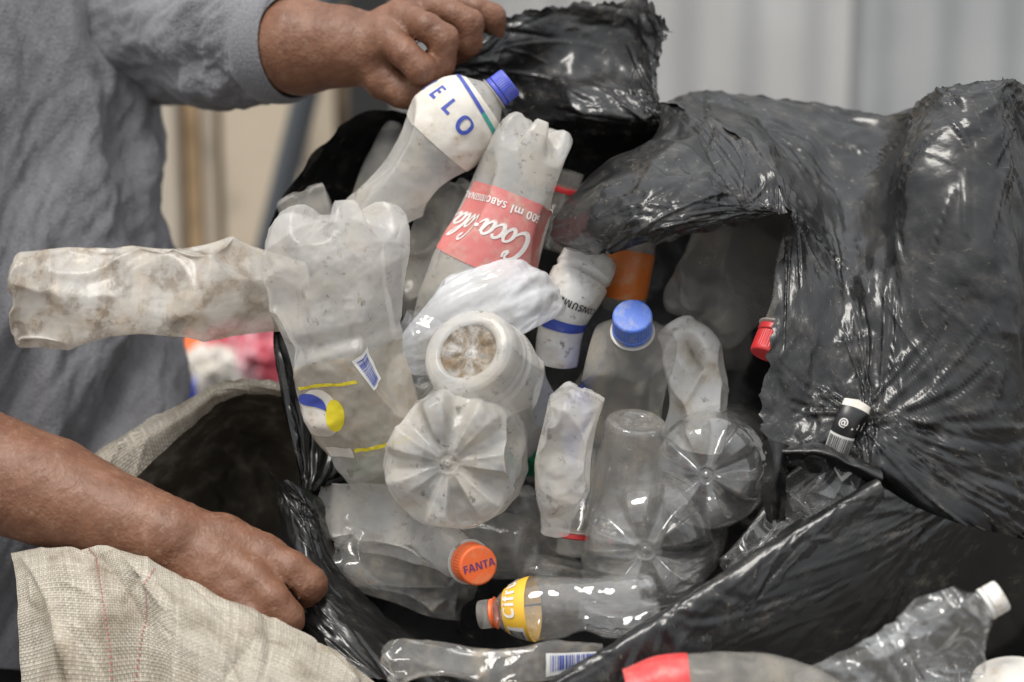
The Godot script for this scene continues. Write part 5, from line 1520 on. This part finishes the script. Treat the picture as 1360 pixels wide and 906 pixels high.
	# yellow label
	b = bottle("bottle", "small clear bottle with a yellow label lying on the black lip", [[848, 800, 0.09, 40, 0.9], [815, 806, 0.09, 43, 0.9], [778, 806, 0.088, 37, 0.9], [745, 807, 0.085, 42, 0.95], [705, 809, 0.08, 42, 1.0], [676, 812, 0.075, 30, 1.0], [660, 814, 0.073, 18, 1.0], [652, 815, 0.072, 17, 1.0]], {"seed": 97, "wall": true, "base_height": 0.7, "lobes": 5, "roll": 0.3, "crumple": [0.003, 14.0], "crumple_at": [0.1, 0.4], "rows": 140, "film": mats.dust_thin}, mats.clear)
	label_on(b, "label", 0.56, 0.72, -3.1, 3.1, mats.label_yellow)
	print_on(b, "lettering", "Cifrut", font(true), 0.0085, 0.65, 0.75, 0.0, mats.ink_white, 0.0012, 0.2)
	barcode_on(b, 0.63, -0.75, 0.011, 0.012, 1.57, mats.ink_black, mats.paper, 8)
	cap_on(b, 19, 16, mats.haze, 0.072, {"ring_mat": mats.cap_orange, "flange_mat": mats.cap_orange})
	# flattened along the bottom
	b = bottle("bottle", "flattened clear bottle along the bottom edge, left of the black lip", [[535, 885, 0.12, 34, 0.5], [580, 872, 0.125, 37, 0.4], [650, 876, 0.125, 35, 0.35], [720, 878, 0.122, 28, 0.35], [800, 872, 0.11, 20, 0.4]], {"seed": 101, "pops": [9, 0.35, 0.0, 0.8], "base_height": 0.9, "lobes": 5, "valley": 1.0, "lump": [0.004, 15.0], "rows": 130, "film": mats.dirt_film}, mats.clear)
	barcode_on(b, 0.87, 0.2, 0.03, 0.01, 1.57, mats.ink_blue, mats.paper, 9)
	# bottom right
	b = bottle("bottle", "scuffed clear bottle with a red label at the bottom edge", [[835, 925, 0.185, 34, 1.0], [900, 910, 0.185, 40, 1.0], [980, 908, 0.185, 42, 1.0], [1050, 918, 0.18, 42, 1.0], [1130, 950, 0.17, 34, 1.0]], {"seed": 103, "base": "none", "lump": [0.003, 12.0]}, mats.haze)
	label_on(b, "label", 0.0, 0.3, -3.1, 3.1, mats.label_scarlet)
	b = bottle("bottle", "clear crinkled bottle with a dirty white cap ring in the lower right corner", [[1110, 925, 0.17, 66, 0.8], [1165, 885, 0.18, 88, 0.75], [1222, 852, 0.185, 96, 0.75], [1266, 828, 0.19, 76, 0.85], [1300, 808, 0.19, 30, 1.0], [1314, 800, 0.19, 23, 1.0]], {"seed": 107, "wall": true, "pops": [20, 0.13, 0.05, 0.75], "crumple": [0.007, 24.0], "base_height": 0.6, "rows": 170, "around": 150, "ribs": [[0.15, 0.4, 3, 0.003]]}, mats.clear_crisp)
	cap_on(b, 22, 20, mats.cap_white, 0.19, {"flange": false})
	b = bottle("drink_can", "white printed can end in the lower right corner", [[1350, 990, 0.15, 52, 1.0], [1342, 930, 0.16, 52, 1.0], [1338, 905, 0.165, 50, 1.0], [1336, 893, 0.167, 44, 1.0]], {"seed": 109, "base": "none", "closed_top": true, "category": "can", "group": "drink cans"}, mats.label_white)
	print_on(b, "lettering", "M", font(true), 0.008, 0.6, -0.3, 0.0, mats.ink_black)
	# in the gaps
	b = bottle("bottle", "dark green bottle in the gap beside the gathered film", [[478, 640, -0.06, 24, 1.0], [500, 612, -0.06, 30, 1.0], [520, 580, -0.07, 30, 1.0]], {"seed": 113}, mats.green)
	b = bottle("bottle", "cloudy bottle behind the faded red label", [[598, 262, -0.075, 34, 0.8], [588, 310, -0.07, 44, 0.7], [578, 370, -0.065, 46, 0.7], [580, 430, -0.07, 46, 0.7]], {"seed": 127, "pops": [6, 0.3, 0.0, 1.0], "lump": [0.004, 12.0]}, mats.haze)
	b = bottle("bottle", "dim bottle behind the lettered one, against the black rim", [[530, 190, -0.12, 30, 1.0], [510, 240, -0.12, 34, 1.0], [490, 300, -0.12, 34, 1.0]], {"seed": 131}, mats.haze)
	b = bottle("bottle", "dusty bottle inside the bag's left rim", [[405, 262, -0.06, 40, 0.7], [420, 300, -0.06, 46, 0.7], [440, 350, -0.06, 46, 0.7]], {"seed": 137, "pops": [6, 0.3, 0.0, 1.0], "base_height": 0.3}, mats.haze)
	b = bottle("bottle", "clear crinkled bottle end between the wide frosted bottle and the round base", [[548, 500, 0.015, 30, 0.7], [556, 465, 0.012, 40, 0.6], [575, 430, 0.005, 44, 0.6]], {"seed": 149, "base_height": 0.6, "crumple": [0.006, 20.0], "rows": 70, "wall": true}, mats.clear_crisp)
	b = bottle("bottle", "dim clear bottle in the gap right of the dusty star base", [[690, 680, -0.03, 34, 1.0], [712, 722, -0.03, 40, 1.0], [735, 770, -0.03, 40, 1.0]], {"seed": 151, "pops": [4, 0.2, 0.0, 1.0], "film": mats.dirt_film}, mats.clear)
	b = bottle("bottle", "clear bottle lying in shadow behind the yellow-labelled one", [[720, 770, 0.0, 34, 1.0], [780, 775, 0.0, 38, 1.0], [850, 790, 0.0, 38, 1.0]], {"seed": 157, "pops": [4, 0.2, 0.0, 1.0], "film": mats.dirt_film}, mats.clear)
	b = bottle("bottle", "dusty bottle in shadow above the white folded bottle, inside the rip", [[880, 460, -0.08, 34, 1.0], [930, 450, -0.09, 42, 1.0], [985, 450, -0.1, 42, 1.0]], {"seed": 163, "pops": [4, 0.2, 0.0, 1.0]}, mats.haze)

func _ready() -> void:
	var tilt := deg_to_rad(15.0)
	up_dir = Vector3(0, cos(tilt), -sin(tilt))
	back_dir = Vector3(0, sin(tilt), cos(tilt))
	var cam := Camera3D.new()
	cam.name = "camera"
	var lens := CameraAttributesPhysical.new()
	lens.frustum_focal_length = 78.0
	lens.frustum_focus_distance = DIST - 0.04
	lens.exposure_aperture = 3.6
	lens.frustum_near = 0.05
	lens.frustum_far = 200.0
	cam.attributes = lens
	add_child(cam)
	cam.transform = Transform3D(Basis(right_dir, up_dir, back_dir), MIDDLE + back_dir * DIST)
	cam.fov = rad_to_deg(2.0 * atan(453.0 / FOCAL))
	cam.near = 0.05
	cam.far = 200.0
	cam.current = true
	var e := Environment.new()
	e.background_mode = Environment.BG_SKY
	var sm := ProceduralSkyMaterial.new()
	sm.sky_top_color = lin(0.95, 0.97, 1.0)
	sm.sky_horizon_color = lin(0.29, 0.3, 0.315)
	sm.sky_curve = 0.5
	sm.ground_horizon_color = lin(0.12, 0.11, 0.1)
	sm.ground_bottom_color = lin(0.1, 0.09, 0.08)
	sm.sun_angle_max = 0.0
	var sky := Sky.new()
	sky.sky_material = sm
	e.sky = sky
	e.tonemap_mode = Environment.TONE_MAPPER_LINEAR
	e.tonemap_exposure = 1.7
	e.sdfgi_enabled = true
	e.ssao_enabled = true
	e.ssil_enabled = true
	var we := WorldEnvironment.new()
	we.name = "daylight"
	we.environment = e
	add_child(we)
	var sun := DirectionalLight3D.new()
	sun.name = "overcast_sun"
	sun.light_energy = 0.5
	sun.light_angular_distance = 21.0
	sun.light_color = Color(1.0, 0.98, 0.95)
	sun.shadow_enabled = true
	sun.sky_mode = DirectionalLight3D.SKY_MODE_LIGHT_ONLY
	add_child(sun)
	sun.look_at_from_position(Vector3(-1.2, 4.0, 1.2), Vector3.ZERO)
	make_materials()
	print("materials ", Time.get_ticks_msec())
	make_background()
	make_person()
	print("person ", Time.get_ticks_msec())
	make_sack()
	make_bag()
	print("bag ", Time.get_ticks_msec())
	make_bottles()
	print("bottles ", Time.get_ticks_msec())
